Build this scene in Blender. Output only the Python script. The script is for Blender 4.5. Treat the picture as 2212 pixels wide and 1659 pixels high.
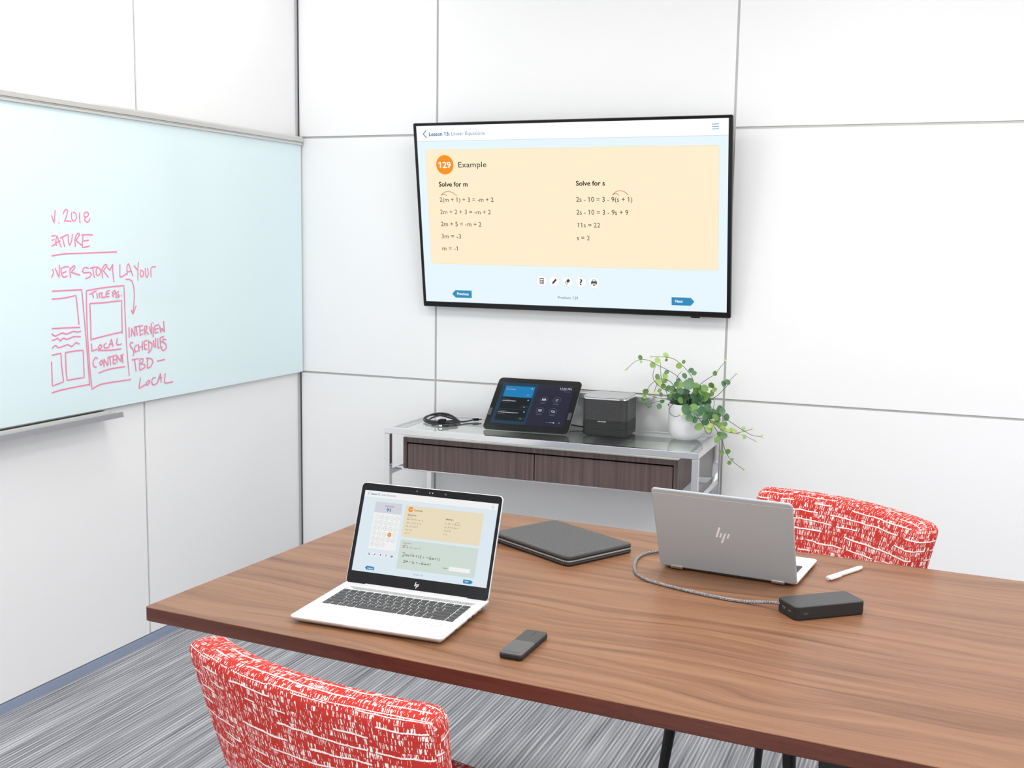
import bpy, bmesh, math, random
from mathutils import Vector, Matrix
for _o in list(bpy.data.objects): bpy.data.objects.remove(_o)
SC = bpy.context.scene
COL = SC.collection
PI = math.pi

# ------------------------------------------------------------------ camera, world, exposure
cam_d = bpy.data.cameras.new('camera'); cam = bpy.data.objects.new('camera', cam_d); COL.objects.link(cam)
YAW, PITCH, ROLL = 0.3808, 0.1285, 0.0152
_f = Vector((-math.sin(YAW)*math.cos(PITCH), math.cos(YAW)*math.cos(PITCH), -math.sin(PITCH)))
_r0 = Vector((math.cos(YAW), math.sin(YAW), 0)); _u0 = _r0.cross(_f)
_r = _r0*math.cos(ROLL) + _u0*math.sin(ROLL); _u = _r.cross(_f)
_m = Matrix((_r, _u, -_f)).transposed().to_4x4(); _m.translation = Vector((2.61324, -4.08, 1.44525))
cam.matrix_world = _m
cam_d.sensor_width = 36.0; cam_d.lens = 36.0*2422.3/2212; cam_d.clip_start = 0.05
SC.camera = cam

EXPO = 0.17
SC.view_settings.view_transform = 'Standard'; SC.view_settings.look = 'None'
SC.view_settings.exposure = EXPO; SC.view_settings.gamma = 1.0; SC.view_settings.use_curve_mapping = False
w = bpy.data.worlds.new('daylight'); SC.world = w; w.use_nodes = True
w.node_tree.nodes['Background'].inputs[0].default_value = (0.96, 0.98, 1.0, 1)
w.node_tree.nodes['Background'].inputs[1].default_value = 1.5
try:
    SC.cycles.use_denoising = True; SC.cycles.max_bounces = 10; SC.cycles.diffuse_bounces = 5
    SC.cycles.transparent_max_bounces = 12; SC.cycles.caustics_reflective = False; SC.cycles.caustics_refractive = False
except Exception: pass
CEIL = 2.75
# ceiling lamps: (x, y, size, watts)
LAMPS = [(0.75, -1.75, 0.6, 8), (2.25, -1.75, 0.6, 15), (3.75, -1.75, 0.6, 15), (1.5, -3.75, 0.6, 15), (3.2, -3.75, 0.6, 15)]
SPOTS = [(0.28, -0.62, 2.5)]

# ------------------------------------------------------------------ materials
MATS = {}
def srgb(r, g, b):
    f = lambda c: (c/255/12.92) if c <= 10.31 else ((c/255+0.055)/1.055)**2.4
    return (f(r), f(g), f(b), 1)
def mat(name, col, rough=0.5, metal=0.0, spec=0.5, coat=0.0, emit=None, es=0.0, bump=None):
    if name in MATS: return MATS[name]
    m = bpy.data.materials.new(name); m.use_nodes = True
    p = m.node_tree.nodes['Principled BSDF']
    p.inputs['Base Color'].default_value = col
    p.inputs['Roughness'].default_value = rough; p.inputs['Metallic'].default_value = metal
    p.inputs['Specular IOR Level'].default_value = spec; p.inputs['Coat Weight'].default_value = coat
    if emit: p.inputs['Emission Color'].default_value = emit; p.inputs['Emission Strength'].default_value = es
    if bump:
        nt = m.node_tree; tc = nt.nodes.new('ShaderNodeTexCoord'); n = nt.nodes.new('ShaderNodeTexNoise')
        n.inputs['Scale'].default_value = bump[0]; n.inputs['Detail'].default_value = 3
        b = nt.nodes.new('ShaderNodeBump'); b.inputs['Strength'].default_value = bump[1]; b.inputs['Distance'].default_value = bump[2]
        nt.links.new(tc.outputs['Object'], n.inputs['Vector']); nt.links.new(n.outputs['Fac'], b.inputs['Height']); nt.links.new(b.outputs['Normal'], p.inputs['Normal'])
    MATS[name] = m
    return m
class NT:
    """small helper for node graphs"""
    def __init__(s, name):
        s.m = bpy.data.materials.new(name); s.m.use_nodes = True; s.t = s.m.node_tree; s.p = s.t.nodes['Principled BSDF']; MATS[name] = s.m
    def n(s, t, **kw):
        nd = s.t.nodes.new(t)
        for k, v in kw.items(): setattr(nd, k, v)
        return nd
    def l(s, a, b): s.t.links.new(a, b)
    def val(s, x, sock):
        if isinstance(x, (int, float)): sock.default_value = x
        else: s.l(x, sock)
    def math(s, op, a, b=0.0, c=None, clamp=False):
        nd = s.n('ShaderNodeMath', operation=op); nd.use_clamp = clamp
        s.val(a, nd.inputs[0]); s.val(b, nd.inputs[1])
        if c is not None: s.val(c, nd.inputs[2])
        return nd.outputs[0]
    def coord(s, kind='Object'):
        return s.n('ShaderNodeTexCoord').outputs[kind]
    def xyz(s, v):
        nd = s.n('ShaderNodeSeparateXYZ'); s.l(v, nd.inputs[0]); return nd.outputs
    def comb(s, x, y, z):
        nd = s.n('ShaderNodeCombineXYZ')
        for i, a in enumerate((x, y, z)): s.val(a, nd.inputs[i])
        return nd.outputs[0]
    def noise(s, v, scale=1.0, detail=2.0, rough=0.5, dist=0.0):
        nd = s.n('ShaderNodeTexNoise'); s.l(v, nd.inputs['Vector'])
        nd.inputs['Scale'].default_value = scale; nd.inputs['Detail'].default_value = detail
        nd.inputs['Roughness'].default_value = rough; nd.inputs['Distortion'].default_value = dist
        return nd.outputs['Fac']
    def ramp(s, fac, stops):
        nd = s.n('ShaderNodeValToRGB'); s.l(fac, nd.inputs[0]); e = nd.color_ramp.elements
        while len(e) < len(stops): e.new(0.5)
        for i, (p, c) in enumerate(stops): e[i].position = p; e[i].color = c
        return nd.outputs[0]
    def mix(s, fac, a, b):
        nd = s.n('ShaderNodeMix', data_type='RGBA'); s.val(fac, nd.inputs[0])
        for sock, x in ((nd.inputs[6], a), (nd.inputs[7], b)):
            if isinstance(x, tuple): sock.default_value = x
            else: s.l(x, sock)
        return nd.outputs[2]

M_WALL = mat('white laminate panel', (0.90, 0.902, 0.905, 1), 0.38, spec=0.35)
M_CHAN = mat('grey aluminium channel', (0.50, 0.50, 0.48, 1), 0.45, 0.3)
M_POST = mat('grey corner profile', (0.48, 0.49, 0.52, 1), 0.4, 0.4)
M_GAP = mat('dark rubber gap', (0.05, 0.05, 0.05, 1), 0.7)
M_BASE = mat('blue grey baseboard', (0.33, 0.39, 0.53, 1), 0.4, 0.2)
M_CEIL = mat('ceiling white', (0.85, 0.85, 0.85, 1), 0.9)
M_ALU = mat('satin aluminium', (0.66, 0.66, 0.645, 1), 0.36, 0.6)
M_ALUD = mat('grey aluminium lip', (0.33, 0.33, 0.36, 1), 0.4, 0.5)
M_CHROME = mat('polished chrome', (0.86, 0.86, 0.87, 1), 0.09, 1.0)
M_BLACKG = mat('glossy black plastic', (0.006, 0.006, 0.007, 1), 0.12, spec=0.3)
M_BLACKM = mat('matt black plastic', (0.018, 0.018, 0.019, 1), 0.5, spec=0.4)
M_DGREY = mat('dark grey plastic', (0.05, 0.05, 0.052, 1), 0.45)
M_SILVER = mat('pale silver metal', (0.80, 0.80, 0.81, 1), 0.42, 0.25)
M_SILVERL = mat('brushed silver lid', (0.44, 0.485, 0.515, 1), 0.45, 0.15)
M_EDGE = mat('bright bevelled metal edge', (0.85, 0.85, 0.86, 1), 0.25, 0.5)
M_KEY = mat('charcoal key', (0.055, 0.055, 0.057, 1), 0.55)
M_LEG = mat('key legend', (0.62, 0.62, 0.62, 1), 0.6)
M_WHITEP = mat('white plastic', (0.85, 0.85, 0.85, 1), 0.3)
M_LOGO = mat('bright silver logo', (0.90, 0.91, 0.92, 1), 0.4, 0.0)
M_RUB = mat('black rubber cable', (0.014, 0.014, 0.015, 1), 0.38)
M_STRAP = mat('black hook and loop strap', (0.022, 0.022, 0.024, 1), 0.9, spec=0.1)
M_INK = mat('pink marker ink', srgb(240, 138, 170), 0.6, spec=0.2)

def wood_table(name, dark):
    g = NT(name); o = g.xyz(g.coord())
    warp = g.noise(g.comb(g.math('MULTIPLY', o[0], 0.9), g.math('MULTIPLY', o[1], 2.2), 0.3), 1.6, 2)
    yy = g.math('ADD', o[1], g.math('MULTIPLY', warp, 0.16))
    v1 = g.comb(g.math('MULTIPLY', o[0], 1.3), g.math('MULTIPLY', yy, 40.0), g.math('MULTIPLY', o[2], 40.0))
    n1 = g.noise(v1, 1.0, 5, 0.62, 0.35)
    v2 = g.comb(g.math('MULTIPLY', o[0], 9.0), g.math('MULTIPLY', yy, 420.0), g.math('MULTIPLY', o[2], 300.0))
    n2 = g.noise(v2, 1.0, 2, 0.5)
    n3 = g.noise(g.comb(g.math('MULTIPLY', o[0], 0.7), g.math('MULTIPLY', yy, 6.0), 0), 1.0, 2)
    f = g.math('ADD', g.math('MULTIPLY', n1, 0.66), g.math('ADD', g.math('MULTIPLY', n2, 0.26), g.math('MULTIPLY', n3, 0.16)))
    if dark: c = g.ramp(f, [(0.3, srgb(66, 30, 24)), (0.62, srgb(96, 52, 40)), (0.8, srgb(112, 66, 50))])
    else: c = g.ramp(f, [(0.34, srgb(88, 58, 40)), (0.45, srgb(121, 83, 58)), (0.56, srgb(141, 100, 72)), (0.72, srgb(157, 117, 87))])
    g.l(c, g.p.inputs['Base Color']); g.p.inputs['Roughness'].default_value = 0.36; g.p.inputs['Specular IOR Level'].default_value = 0.36
    b = g.n('ShaderNodeBump'); b.inputs['Strength'].default_value = 0.08; b.inputs['Distance'].default_value = 0.001
    g.l(n2, b.inputs['Height']); g.l(b.outputs[0], g.p.inputs['Normal'])
    return g.m
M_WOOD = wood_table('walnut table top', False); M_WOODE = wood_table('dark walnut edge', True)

def wood_dark():
    g = NT('dark grey brown veneer'); o = g.xyz(g.coord())
    xs = g.math('ADD', o[0], g.math('MULTIPLY', o[1], 0.7))
    n1 = g.noise(g.comb(g.math('MULTIPLY', xs, 75.0), 0.0, g.math('MULTIPLY', o[2], 1.2)), 1.0, 4, 0.6)
    n2 = g.noise(g.comb(g.math('MULTIPLY', xs, 420.0), 3.0, g.math('MULTIPLY', o[2], 9.0)), 1.0, 2)
    f = g.math('ADD', g.math('MULTIPLY', n1, 0.75), g.math('MULTIPLY', n2, 0.3))
    c = g.ramp(f, [(0.34, srgb(66, 52, 52)), (0.5, srgb(88, 71, 70)), (0.68, srgb(105, 87, 84))])
    g.l(c, g.p.inputs['Base Color']); g.p.inputs['Roughness'].default_value = 0.45
    return g.m
M_VENEER = wood_dark()

def carpet():
    g = NT('striped grey carpet'); o = g.xyz(g.coord())
    xs = g.math('ADD', o[0], 0.37)
    n1 = g.noise(g.comb(g.math('MULTIPLY', xs, 85.0), g.math('MULTIPLY', o[1], 1.3), 0.5), 1.0, 3, 0.6)
    n2 = g.noise(g.comb(g.math('MULTIPLY', xs, 190.0), g.math('MULTIPLY', o[1], 3.0), 2.0), 1.0, 2, 0.5)
    rib = g.math('PINGPONG', g.math('MULTIPLY', o[0], 165.0), 1.0)
    n3 = g.noise(g.comb(g.math('MULTIPLY', o[0], 300.0), g.math('MULTIPLY', o[1], 260.0), 0.0), 1.0, 1)
    f = g.math('ADD', g.math('ADD', g.math('MULTIPLY', n1, 0.42), g.math('MULTIPLY', n2, 0.48)), g.math('ADD', g.math('MULTIPLY', rib, 0.16), g.math('MULTIPLY', n3, 0.16)))
    c = g.ramp(f, [(0.44, srgb(104, 106, 111)), (0.60, srgb(152, 154, 159)), (0.78, srgb(204, 205, 208))])
    g.l(c, g.p.inputs['Base Color']); g.p.inputs['Roughness'].default_value = 0.95; g.p.inputs['Specular IOR Level'].default_value = 0.1
    b = g.n('ShaderNodeBump'); b.inputs['Strength'].default_value = 0.5; b.inputs['Distance'].default_value = 0.003
    g.l(f, b.inputs['Height']); g.l(b.outputs[0], g.p.inputs['Normal'])
    return g.m
M_CARPET = carpet()

def red_fabric():
    g = NT('red fabric with white brushed dashes'); u = g.xyz(g.coord('UV'))
    wob = g.noise(g.comb(g.math('MULTIPLY', u[0], 14.0), g.math('MULTIPLY', u[1], 14.0), 0), 1.0, 2)
    fine = g.noise(g.comb(g.math('MULTIPLY', u[0], 420.0), g.math('MULTIPLY', u[1], 420.0), 0), 1.0, 1)
    v = g.math('ADD', u[1], g.math('ADD', g.math('MULTIPLY', wob, 0.016), g.math('MULTIPLY', fine, 0.0028)))
    rowf = g.math('MULTIPLY', v, 46.0); row = g.math('FLOOR', rowf); fr = g.math('FRACT', rowf)
    line = g.math('LESS_THAN', fr, 0.13)
    gate = g.math('GREATER_THAN', g.noise(g.comb(g.math('MULTIPLY', u[0], 13.0), g.math('MULTIPLY', row, 3.7), 1.0), 1.0, 1), 0.47)
    hl = g.math('MULTIPLY', line, gate)
    # upright ticks hanging in rows
    tx = g.math('ADD', g.math('MULTIPLY', u[0], 520.0), g.math('MULTIPLY', fine, 0.8))
    row2 = g.math('FLOOR', g.math('MULTIPLY', v, 92.0)); fr2 = g.math('FRACT', g.math('MULTIPLY', v, 92.0))
    tn = g.noise(g.comb(tx, g.math('MULTIPLY', row2, 5.3), g.math('MULTIPLY', fr2, 0.5)), 1.0, 1)
    ck = g.noise(g.comb(g.math('MULTIPLY', u[0], 45.0), g.math('MULTIPLY', row2, 2.9), 4.0), 1.0, 1)
    tick = g.math('MULTIPLY', g.math('GREATER_THAN', tn, g.math('ADD', 0.73, g.math('MULTIPLY', ck, -0.28))), g.math('LESS_THAN', fr2, 0.86))
    wf = g.math('MAXIMUM', hl, tick)
    c = g.mix(wf, srgb(192, 54, 47), (0.86, 0.83, 0.80, 1))
    g.l(c, g.p.inputs['Base Color']); g.p.inputs['Roughness'].default_value = 0.85; g.p.inputs['Specular IOR Level'].default_value = 0.2
    b = g.n('ShaderNodeBump'); b.inputs['Strength'].default_value = 0.25; b.inputs['Distance'].default_value = 0.0012
    g.l(fine, b.inputs['Height']); g.l(b.outputs[0], g.p.inputs['Normal'])
    return g.m
M_RED = red_fabric()

def leather():
    g = NT('grey saffiano leather'); o = g.coord()
    n = g.noise(o, 650.0, 2, 0.6); v = g.noise(o, 260.0, 2)
    c = g.ramp(g.math('ADD', g.math('MULTIPLY', n, 0.6), g.math('MULTIPLY', v, 0.4)), [(0.38, (0.045, 0.045, 0.047, 1)), (0.62, (0.125, 0.125, 0.13, 1))])
    g.l(c, g.p.inputs['Base Color']); g.p.inputs['Roughness'].default_value = 0.55
    b = g.n('ShaderNodeBump'); b.inputs['Strength'].default_value = 0.4; b.inputs['Distance'].default_value = 0.0006
    g.l(n, b.inputs['Height']); g.l(b.outputs[0], g.p.inputs['Normal'])
    return g.m
M_LEATHER = leather()
M_LEATHB = mat('black leather piping', (0.02, 0.02, 0.021, 1), 0.35)

def board_glass():
    g = NT('pale cyan glass writing surface')
    g.p.inputs['Base Color'].default_value = srgb(224, 242, 246); g.p.inputs['Roughness'].default_value = 0.12
    g.p.inputs['Specular IOR Level'].default_value = 0.35; g.p.inputs['Coat Weight'].default_value = 0.0
    return g.m
M_BOARD = board_glass()

def clear_glass():
    g = NT('clear glass'); t = g.t
    tr = g.n('ShaderNodeBsdfTransparent'); tr.inputs[0].default_value = (0.96, 0.98, 0.975, 1)
    gl = g.n('ShaderNodeBsdfGlossy'); gl.inputs['Roughness'].default_value = 0.01; gl.inputs['Color'].default_value = (0.95, 0.97, 0.97, 1)
    fr = g.n('ShaderNodeFresnel'); fr.inputs[0].default_value = 1.5
    mx = g.n('ShaderNodeMixShader'); geo = g.n('ShaderNodeNewGeometry'); rr2 = g.math('DIVIDE', g.math('MULTIPLY', fr.outputs[0], 2.0), g.math('ADD', fr.outputs[0], 1.0)); fc = g.math('MULTIPLY', rr2, g.math('SUBTRACT', 1.0, geo.outputs['Backfacing'])); g.l(fc, mx.inputs[0]); g.l(tr.outputs[0], mx.inputs[1]); g.l(gl.outputs[0], mx.inputs[2])
    g.l(mx.outputs[0], t.nodes['Material Output'].inputs['Surface']); return g.m
M_GLASS = clear_glass()

def marble_white():
    g = NT('white faceted ceramic'); o = g.coord()
    v = g.n('ShaderNodeTexVoronoi'); v.feature = 'F1'; v.inputs['Scale'].default_value = 15.0; g.l(o, v.inputs['Vector'])
    n = g.noise(o, 12.0, 2)
    c = g.ramp(g.math('ADD', g.math('MULTIPLY', v.outputs['Distance'], 0.5), g.math('MULTIPLY', n, 0.5)), [(0.3, (0.74, 0.75, 0.79, 1)), (0.6, (0.86, 0.86, 0.87, 1))])
    g.l(c, g.p.inputs['Base Color']); g.p.inputs['Roughness'].default_value = 0.22
    return g.m
M_POT = marble_white()

def perforated():
    g = NT('black perforated metal mesh'); o = g.xyz(g.coord())
    a = g.math('MULTIPLY', g.math('ADD', o[0], o[1]), 235.0); z = g.math('MULTIPLY', o[2], 235.0)
    rowz = g.math('FLOOR', z)
    sh = g.math('MULTIPLY', g.math('MODULO', rowz, 2.0), 0.5)
    fx = g.math('SUBTRACT', g.math('FRACT', g.math('ADD', a, sh)), 0.5); fz = g.math('SUBTRACT', g.math('FRACT', z), 0.5)
    d = g.math('SQRT', g.math('ADD', g.math('MULTIPLY', fx, fx), g.math('MULTIPLY', fz, fz)))
    c = g.mix(g.math('LESS_THAN', d, 0.33), (0.048, 0.048, 0.05, 1), (0.008, 0.008, 0.008, 1))
    g.l(c, g.p.inputs['Base Color']); g.p.inputs['Roughness'].default_value = 0.42
    return g.m
M_PERF = perforated()

def chevron_top():
    g = NT('charcoal chevron textured plastic'); o = g.xyz(g.coord())
    z = g.math('ADD', g.math('MULTIPLY', g.math('PINGPONG', o[0], 0.011), 0.8), o[1])
    s = g.math('PINGPONG', g.math('MULTIPLY', z, 190.0), 1.0)
    g.p.inputs['Base Color'].default_value = (0.04, 0.04, 0.042, 1); g.p.inputs['Roughness'].default_value = 0.38
    b = g.n('ShaderNodeBump'); b.inputs['Strength'].default_value = 0.22; b.inputs['Distance'].default_value = 0.0006
    g.l(s, b.inputs['Height']); g.l(b.outputs[0], g.p.inputs['Normal'])
    return g.m
M_CHEV = chevron_top()

def braid():
    g = NT('grey speckled braided sleeve'); o = g.coord()
    n = g.noise(o, 900.0, 1)
    c = g.ramp(n, [(0.42, (0.05, 0.05, 0.055, 1)), (0.52, (0.2, 0.19, 0.2, 1)), (0.6, (0.55, 0.53, 0.54, 1))])
    g.l(c, g.p.inputs['Base Color']); g.p.inputs['Roughness'].default_value = 0.7
    return g.m
M_BRAID = braid()
def zipper():
    g = NT('silver zipper teeth'); o = g.xyz(g.coord())
    s = g.math('FRACT', g.math('MULTIPLY', g.math('ADD', o[0], o[1]), 330.0))
    c = g.mix(g.math('LESS_THAN', s, 0.45), (0.75, 0.74, 0.72, 1), (0.03, 0.03, 0.03, 1))
    g.l(c, g.p.inputs['Base Color']); g.p.inputs['Roughness'].default_value = 0.3; g.p.inputs['Metallic'].default_value = 0.5
    return g.m
M_ZIP = zipper()
def grille_mat():
    g = NT('pale perforated speaker grille'); o = g.xyz(g.coord())
    s = g.math('FRACT', g.math('MULTIPLY', g.math('ADD', o[0], g.math('MULTIPLY', o[1], 0.35)), 300.0))
    c = g.mix(g.math('LESS_THAN', s, 0.5), (0.52, 0.52, 0.52, 1), (0.26, 0.26, 0.26, 1))
    g.l(c, g.p.inputs['Base Color']); g.p.inputs['Roughness'].default_value = 0.4
    return g.m
M_GRILLE = grille_mat()
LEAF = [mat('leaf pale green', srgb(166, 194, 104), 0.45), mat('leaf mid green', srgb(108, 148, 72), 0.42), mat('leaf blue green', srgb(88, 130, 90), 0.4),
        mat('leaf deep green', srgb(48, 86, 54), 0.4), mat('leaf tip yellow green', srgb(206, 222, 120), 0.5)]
for _m in LEAF: _m.node_tree.nodes['Principled BSDF'].inputs['Transmission Weight'].default_value = 0.0
M_STEM = mat('olive brown vine stem', srgb(88, 92, 66), 0.6)
M_SOIL = mat('dark potting soil', (0.02, 0.022, 0.014, 1), 0.95, bump=(120, 0.8, 0.004))

SCREEN = dict(white=(255, 255, 255), sky=(232, 246, 255), line=(205, 216, 226), cream=(254, 238, 206), creamline=(246, 224, 170), ink=(34, 30, 24), ink2=(66, 58, 42), blue=(36, 118, 166),
    blue2=(92, 152, 190), orange=(250, 146, 28), red=(206, 84, 66), btn=(52, 142, 190), icon=(64, 64, 68), ring=(222, 230, 240), lav=(222, 222, 234), mint=(172, 220, 202), pink=(244, 168, 174),
    grey=(198, 200, 210), cream2=(246, 232, 200), green=(218, 232, 224), navy=(16, 60, 84), purple=(34, 34, 58), cyan=(0, 132, 196), dcard=(6, 16, 26), uiw=(220, 226, 232), uig=(120, 126, 142), black=(2, 2, 3))
DIM = {}
def smat(c, k=1.0, tag=''):
    n = 'lit screen ' + c + tag
    if n in MATS: return MATS[n]
    col = srgb(*SCREEN[c]); kk = k / (2**EXPO)
    return mat(n, (0.002, 0.002, 0.002, 1), 0.12, spec=0.12 if not tag else 0.25, emit=col, es=kk)

# ------------------------------------------------------------------ mesh helpers
def link(name, me, parent=None, M=None):
    o = bpy.data.objects.new(name, me); COL.objects.link(o)
    if parent is not None: o.parent = parent
    if M is not None: o.matrix_local = M
    return o
def obj(name, bm, mats, parent=None, M=None, smooth=40):
    me = bpy.data.meshes.new(name); bmesh.ops.recalc_face_normals(bm, faces=bm.faces); bm.to_mesh(me); bm.free()
    for m in (mats if isinstance(mats, (list, tuple)) else [mats]): me.materials.append(m)
    if smooth:
        for p in me.polygons: p.use_smooth = True
        me.set_sharp_from_angle(angle=math.radians(smooth))
    o = link(name, me, parent, M)
    if smooth and smooth < 60:
        wn = o.modifiers.new('face weighted normals', 'WEIGHTED_NORMAL'); wn.keep_sharp = True; wn.weight = 90
    return o
def thing(name, label, cat, loc=(0, 0, 0), rot=(0, 0, 0), group=None):
    o = bpy.data.objects.new(name, None); o.empty_display_size = 0.05; COL.objects.link(o)
    o.location = loc; o.rotation_euler = rot; o['label'] = label; o['category'] = cat
    if group: o['group'] = group
    return o
def struct(o): o['kind'] = 'structure'; return o
def B(): return bmesh.new()
def box(bm, x0, y0, z0, x1, y1, z1, mi=0):
    v = [bm.verts.new((x, y, z)) for z in (z0, z1) for y in (y0, y1) for x in (x0, x1)]
    for q in ((0, 2, 3, 1), (4, 5, 7, 6), (0, 1, 5, 4), (2, 6, 7, 3), (0, 4, 6, 2), (1, 3, 7, 5)):
        f = bm.faces.new([v[i] for i in q]); f.material_index = mi
    return v
def bbox(bm, x0, y0, z0, x1, y1, z1, b=0.001, mi=0, seg=2):
    """box with bevelled edges"""
    t = B(); box(t, x0, y0, z0, x1, y1, z1); bmesh.ops.bevel(t, geom=t.edges[:], offset=b, segments=seg, affect='EDGES', profile=0.5)
    merge(bm, t, None, mi)
def merge(bm, t, M=None, mi=None):
    mp = {}
    for v in t.verts: mp[v] = bm.verts.new(M @ v.co if M is not None else v.co)
    for f in t.faces:
        try: g = bm.faces.new([mp[v] for v in f.verts]); g.material_index = f.material_index if mi is None else mi
        except ValueError: pass
    t.free()
def rr(x0, y0, x1, y1, r, n=6):
    """outline of a rounded rectangle, counter-clockwise"""
    r = max(min(r, (x1-x0)/2-1e-5, (y1-y0)/2-1e-5), 1e-5); out = []
    for cx, cy, a0 in ((x1-r, y0+r, -PI/2), (x1-r, y1-r, 0), (x0+r, y1-r, PI/2), (x0+r, y0+r, PI)):
        for i in range(n+1):
            a = a0 + PI/2*i/n; out.append((cx+r*math.cos(a), cy+r*math.sin(a)))
    return out
def loft(bm, loops, cap0=True, cap1=True, mi=0, close=True):
    vs = [[bm.verts.new(p) for p in L] for L in loops]; n = len(vs[0])
    for a, b in zip(vs, vs[1:]):
        for i in range(n if close else n-1):
            f = bm.faces.new((a[i], a[(i+1) % n], b[(i+1) % n], b[i])); f.material_index = mi
    if cap0: bm.faces.new(vs[0][::-1]).material_index = mi
    if cap1: bm.faces.new(vs[-1]).material_index = mi
    return vs
def slab(bm, x0, y0, x1, y1, r, layers, mi=0, n=6, cap0=True, cap1=True):
    """stack of rounded-rectangle outlines: layers = [(inset, z), ...]"""
    return loft(bm, [[(x, y, z) for x, y in rr(x0+i, y0+i, x1-i, y1-i, max(r-i, 0.0002), n)] for i, z in layers], cap0, cap1, mi)
def bev(z0, z1, b): return [(b, z0), (b*0.3, z0+b*0.3), (0, z0+b), (0, z1-b), (b*0.3, z1-b*0.3), (b, z1)]
def tube(bm, pts, r, n=8, mi=0, taper=None, smooth=0, closed=False):
    P = [Vector(p) for p in pts]
    if smooth:
        Q = []
        for i in range(len(P)-1):
            p0, p1, p2, p3 = P[max(i-1, 0)], P[i], P[i+1], P[min(i+2, len(P)-1)]
            for k in range(smooth):
                t = k/smooth
                Q.append(0.5*((2*p1)+(p2-p0)*t+(2*p0-5*p1+4*p2-p3)*t*t+(3*p1-p0-3*p2+p3)*t**3))
        Q.append(P[-1]); P = Q
    loops = []; up = Vector((0.137, 0.21, 1)).normalized(); N = len(P)
    for i, p in enumerate(P):
        d = (P[min(i+1, N-1)]-P[max(i-1, 0)]).normalized()
        s = up - d*up.dot(d)
        if s.length < 1e-4: s = Vector((1, 0, 0)) - d*d.x
        s.normalize(); t = d.cross(s); up = s
        rad = r*(1 if taper is None else 1+(taper-1)*i/(N-1))
        loops.append([tuple(p+(s*math.cos(2*PI*k/n)+t*math.sin(2*PI*k/n))*rad) for k in range(n)])
    loft(bm, loops, True, True, mi)
def lathe(bm, prof, n=40, mi=0, c=(0, 0), cap0=True, cap1=True):
    loft(bm, [[(c[0]+r*math.cos(2*PI*k/n), c[1]+r*math.sin(2*PI*k/n), z) for k in range(n)] for r, z in prof], cap0, cap1, mi)
def cushion(w, d, h, r, nx=16, ny=6, nz=10, fn=None):
    """soft box centred in x,y with base z=0; face uv in metres; fn bends it"""
    bm = B(); uvl = bm.loops.layers.uv.new('UVMap'); mp = {}
    def P(x, y, z):
        k = (round(x, 5), round(y, 5), round(z, 5))
        if k not in mp:
            q = Vector((x, y, z)); c = Vector((max(-w/2+r, min(w/2-r, x)), max(-d/2+r, min(d/2-r, y)), max(r, min(h-r, z))))
            dv = q-c
            mx = max(abs(dv.x), abs(dv.y), abs(dv.z))
            if mx > 1e-9: q = c + dv.normalized()*mx
            mp[k] = bm.verts.new(fn(q) if fn else q)
        return mp[k]
    def lin(a, b, n):
        k = [a, a+r*0.25, a+r*0.55]; e = [b-r*0.55, b-r*0.25, b]
        return k + [a+r+(b-a-2*r)*i/(n) for i in range(n+1)] + e
    X, Y, Z = lin(-w/2, w/2, nx), lin(-d/2, d/2, ny), lin(0, h, nz)
    def face(g, A, C, uv):
        for i in range(len(A)-1):
            for j in range(len(C)-1):
                cs = [(A[i], C[j]), (A[i+1], C[j]), (A[i+1], C[j+1]), (A[i], C[j+1])]
                try: f = bm.faces.new([g(*c) for c in cs])
                except ValueError: continue
                for lp, c in zip(f.loops, cs): lp[uvl].uv = uv(*c)
    face(lambda a, c: P(a, -d/2, c), X, Z, lambda a, c: (a, c)); face(lambda a, c: P(a, d/2, c), X, Z, lambda a, c: (a+1.3, c+0.4))
    face(lambda a, c: P(-w/2, a, c), Y, Z, lambda a, c: (-w/2-a-d/2, c)); face(lambda a, c: P(w/2, a, c), Y, Z, lambda a, c: (w/2+a+d/2, c))
    face(lambda a, c: P(a, c, 0), X, Y, lambda a, c: (a, -c)); face(lambda a, c: P(a, c, h), X, Y, lambda a, c: (a, h+c+d/2))
    return bm
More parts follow.
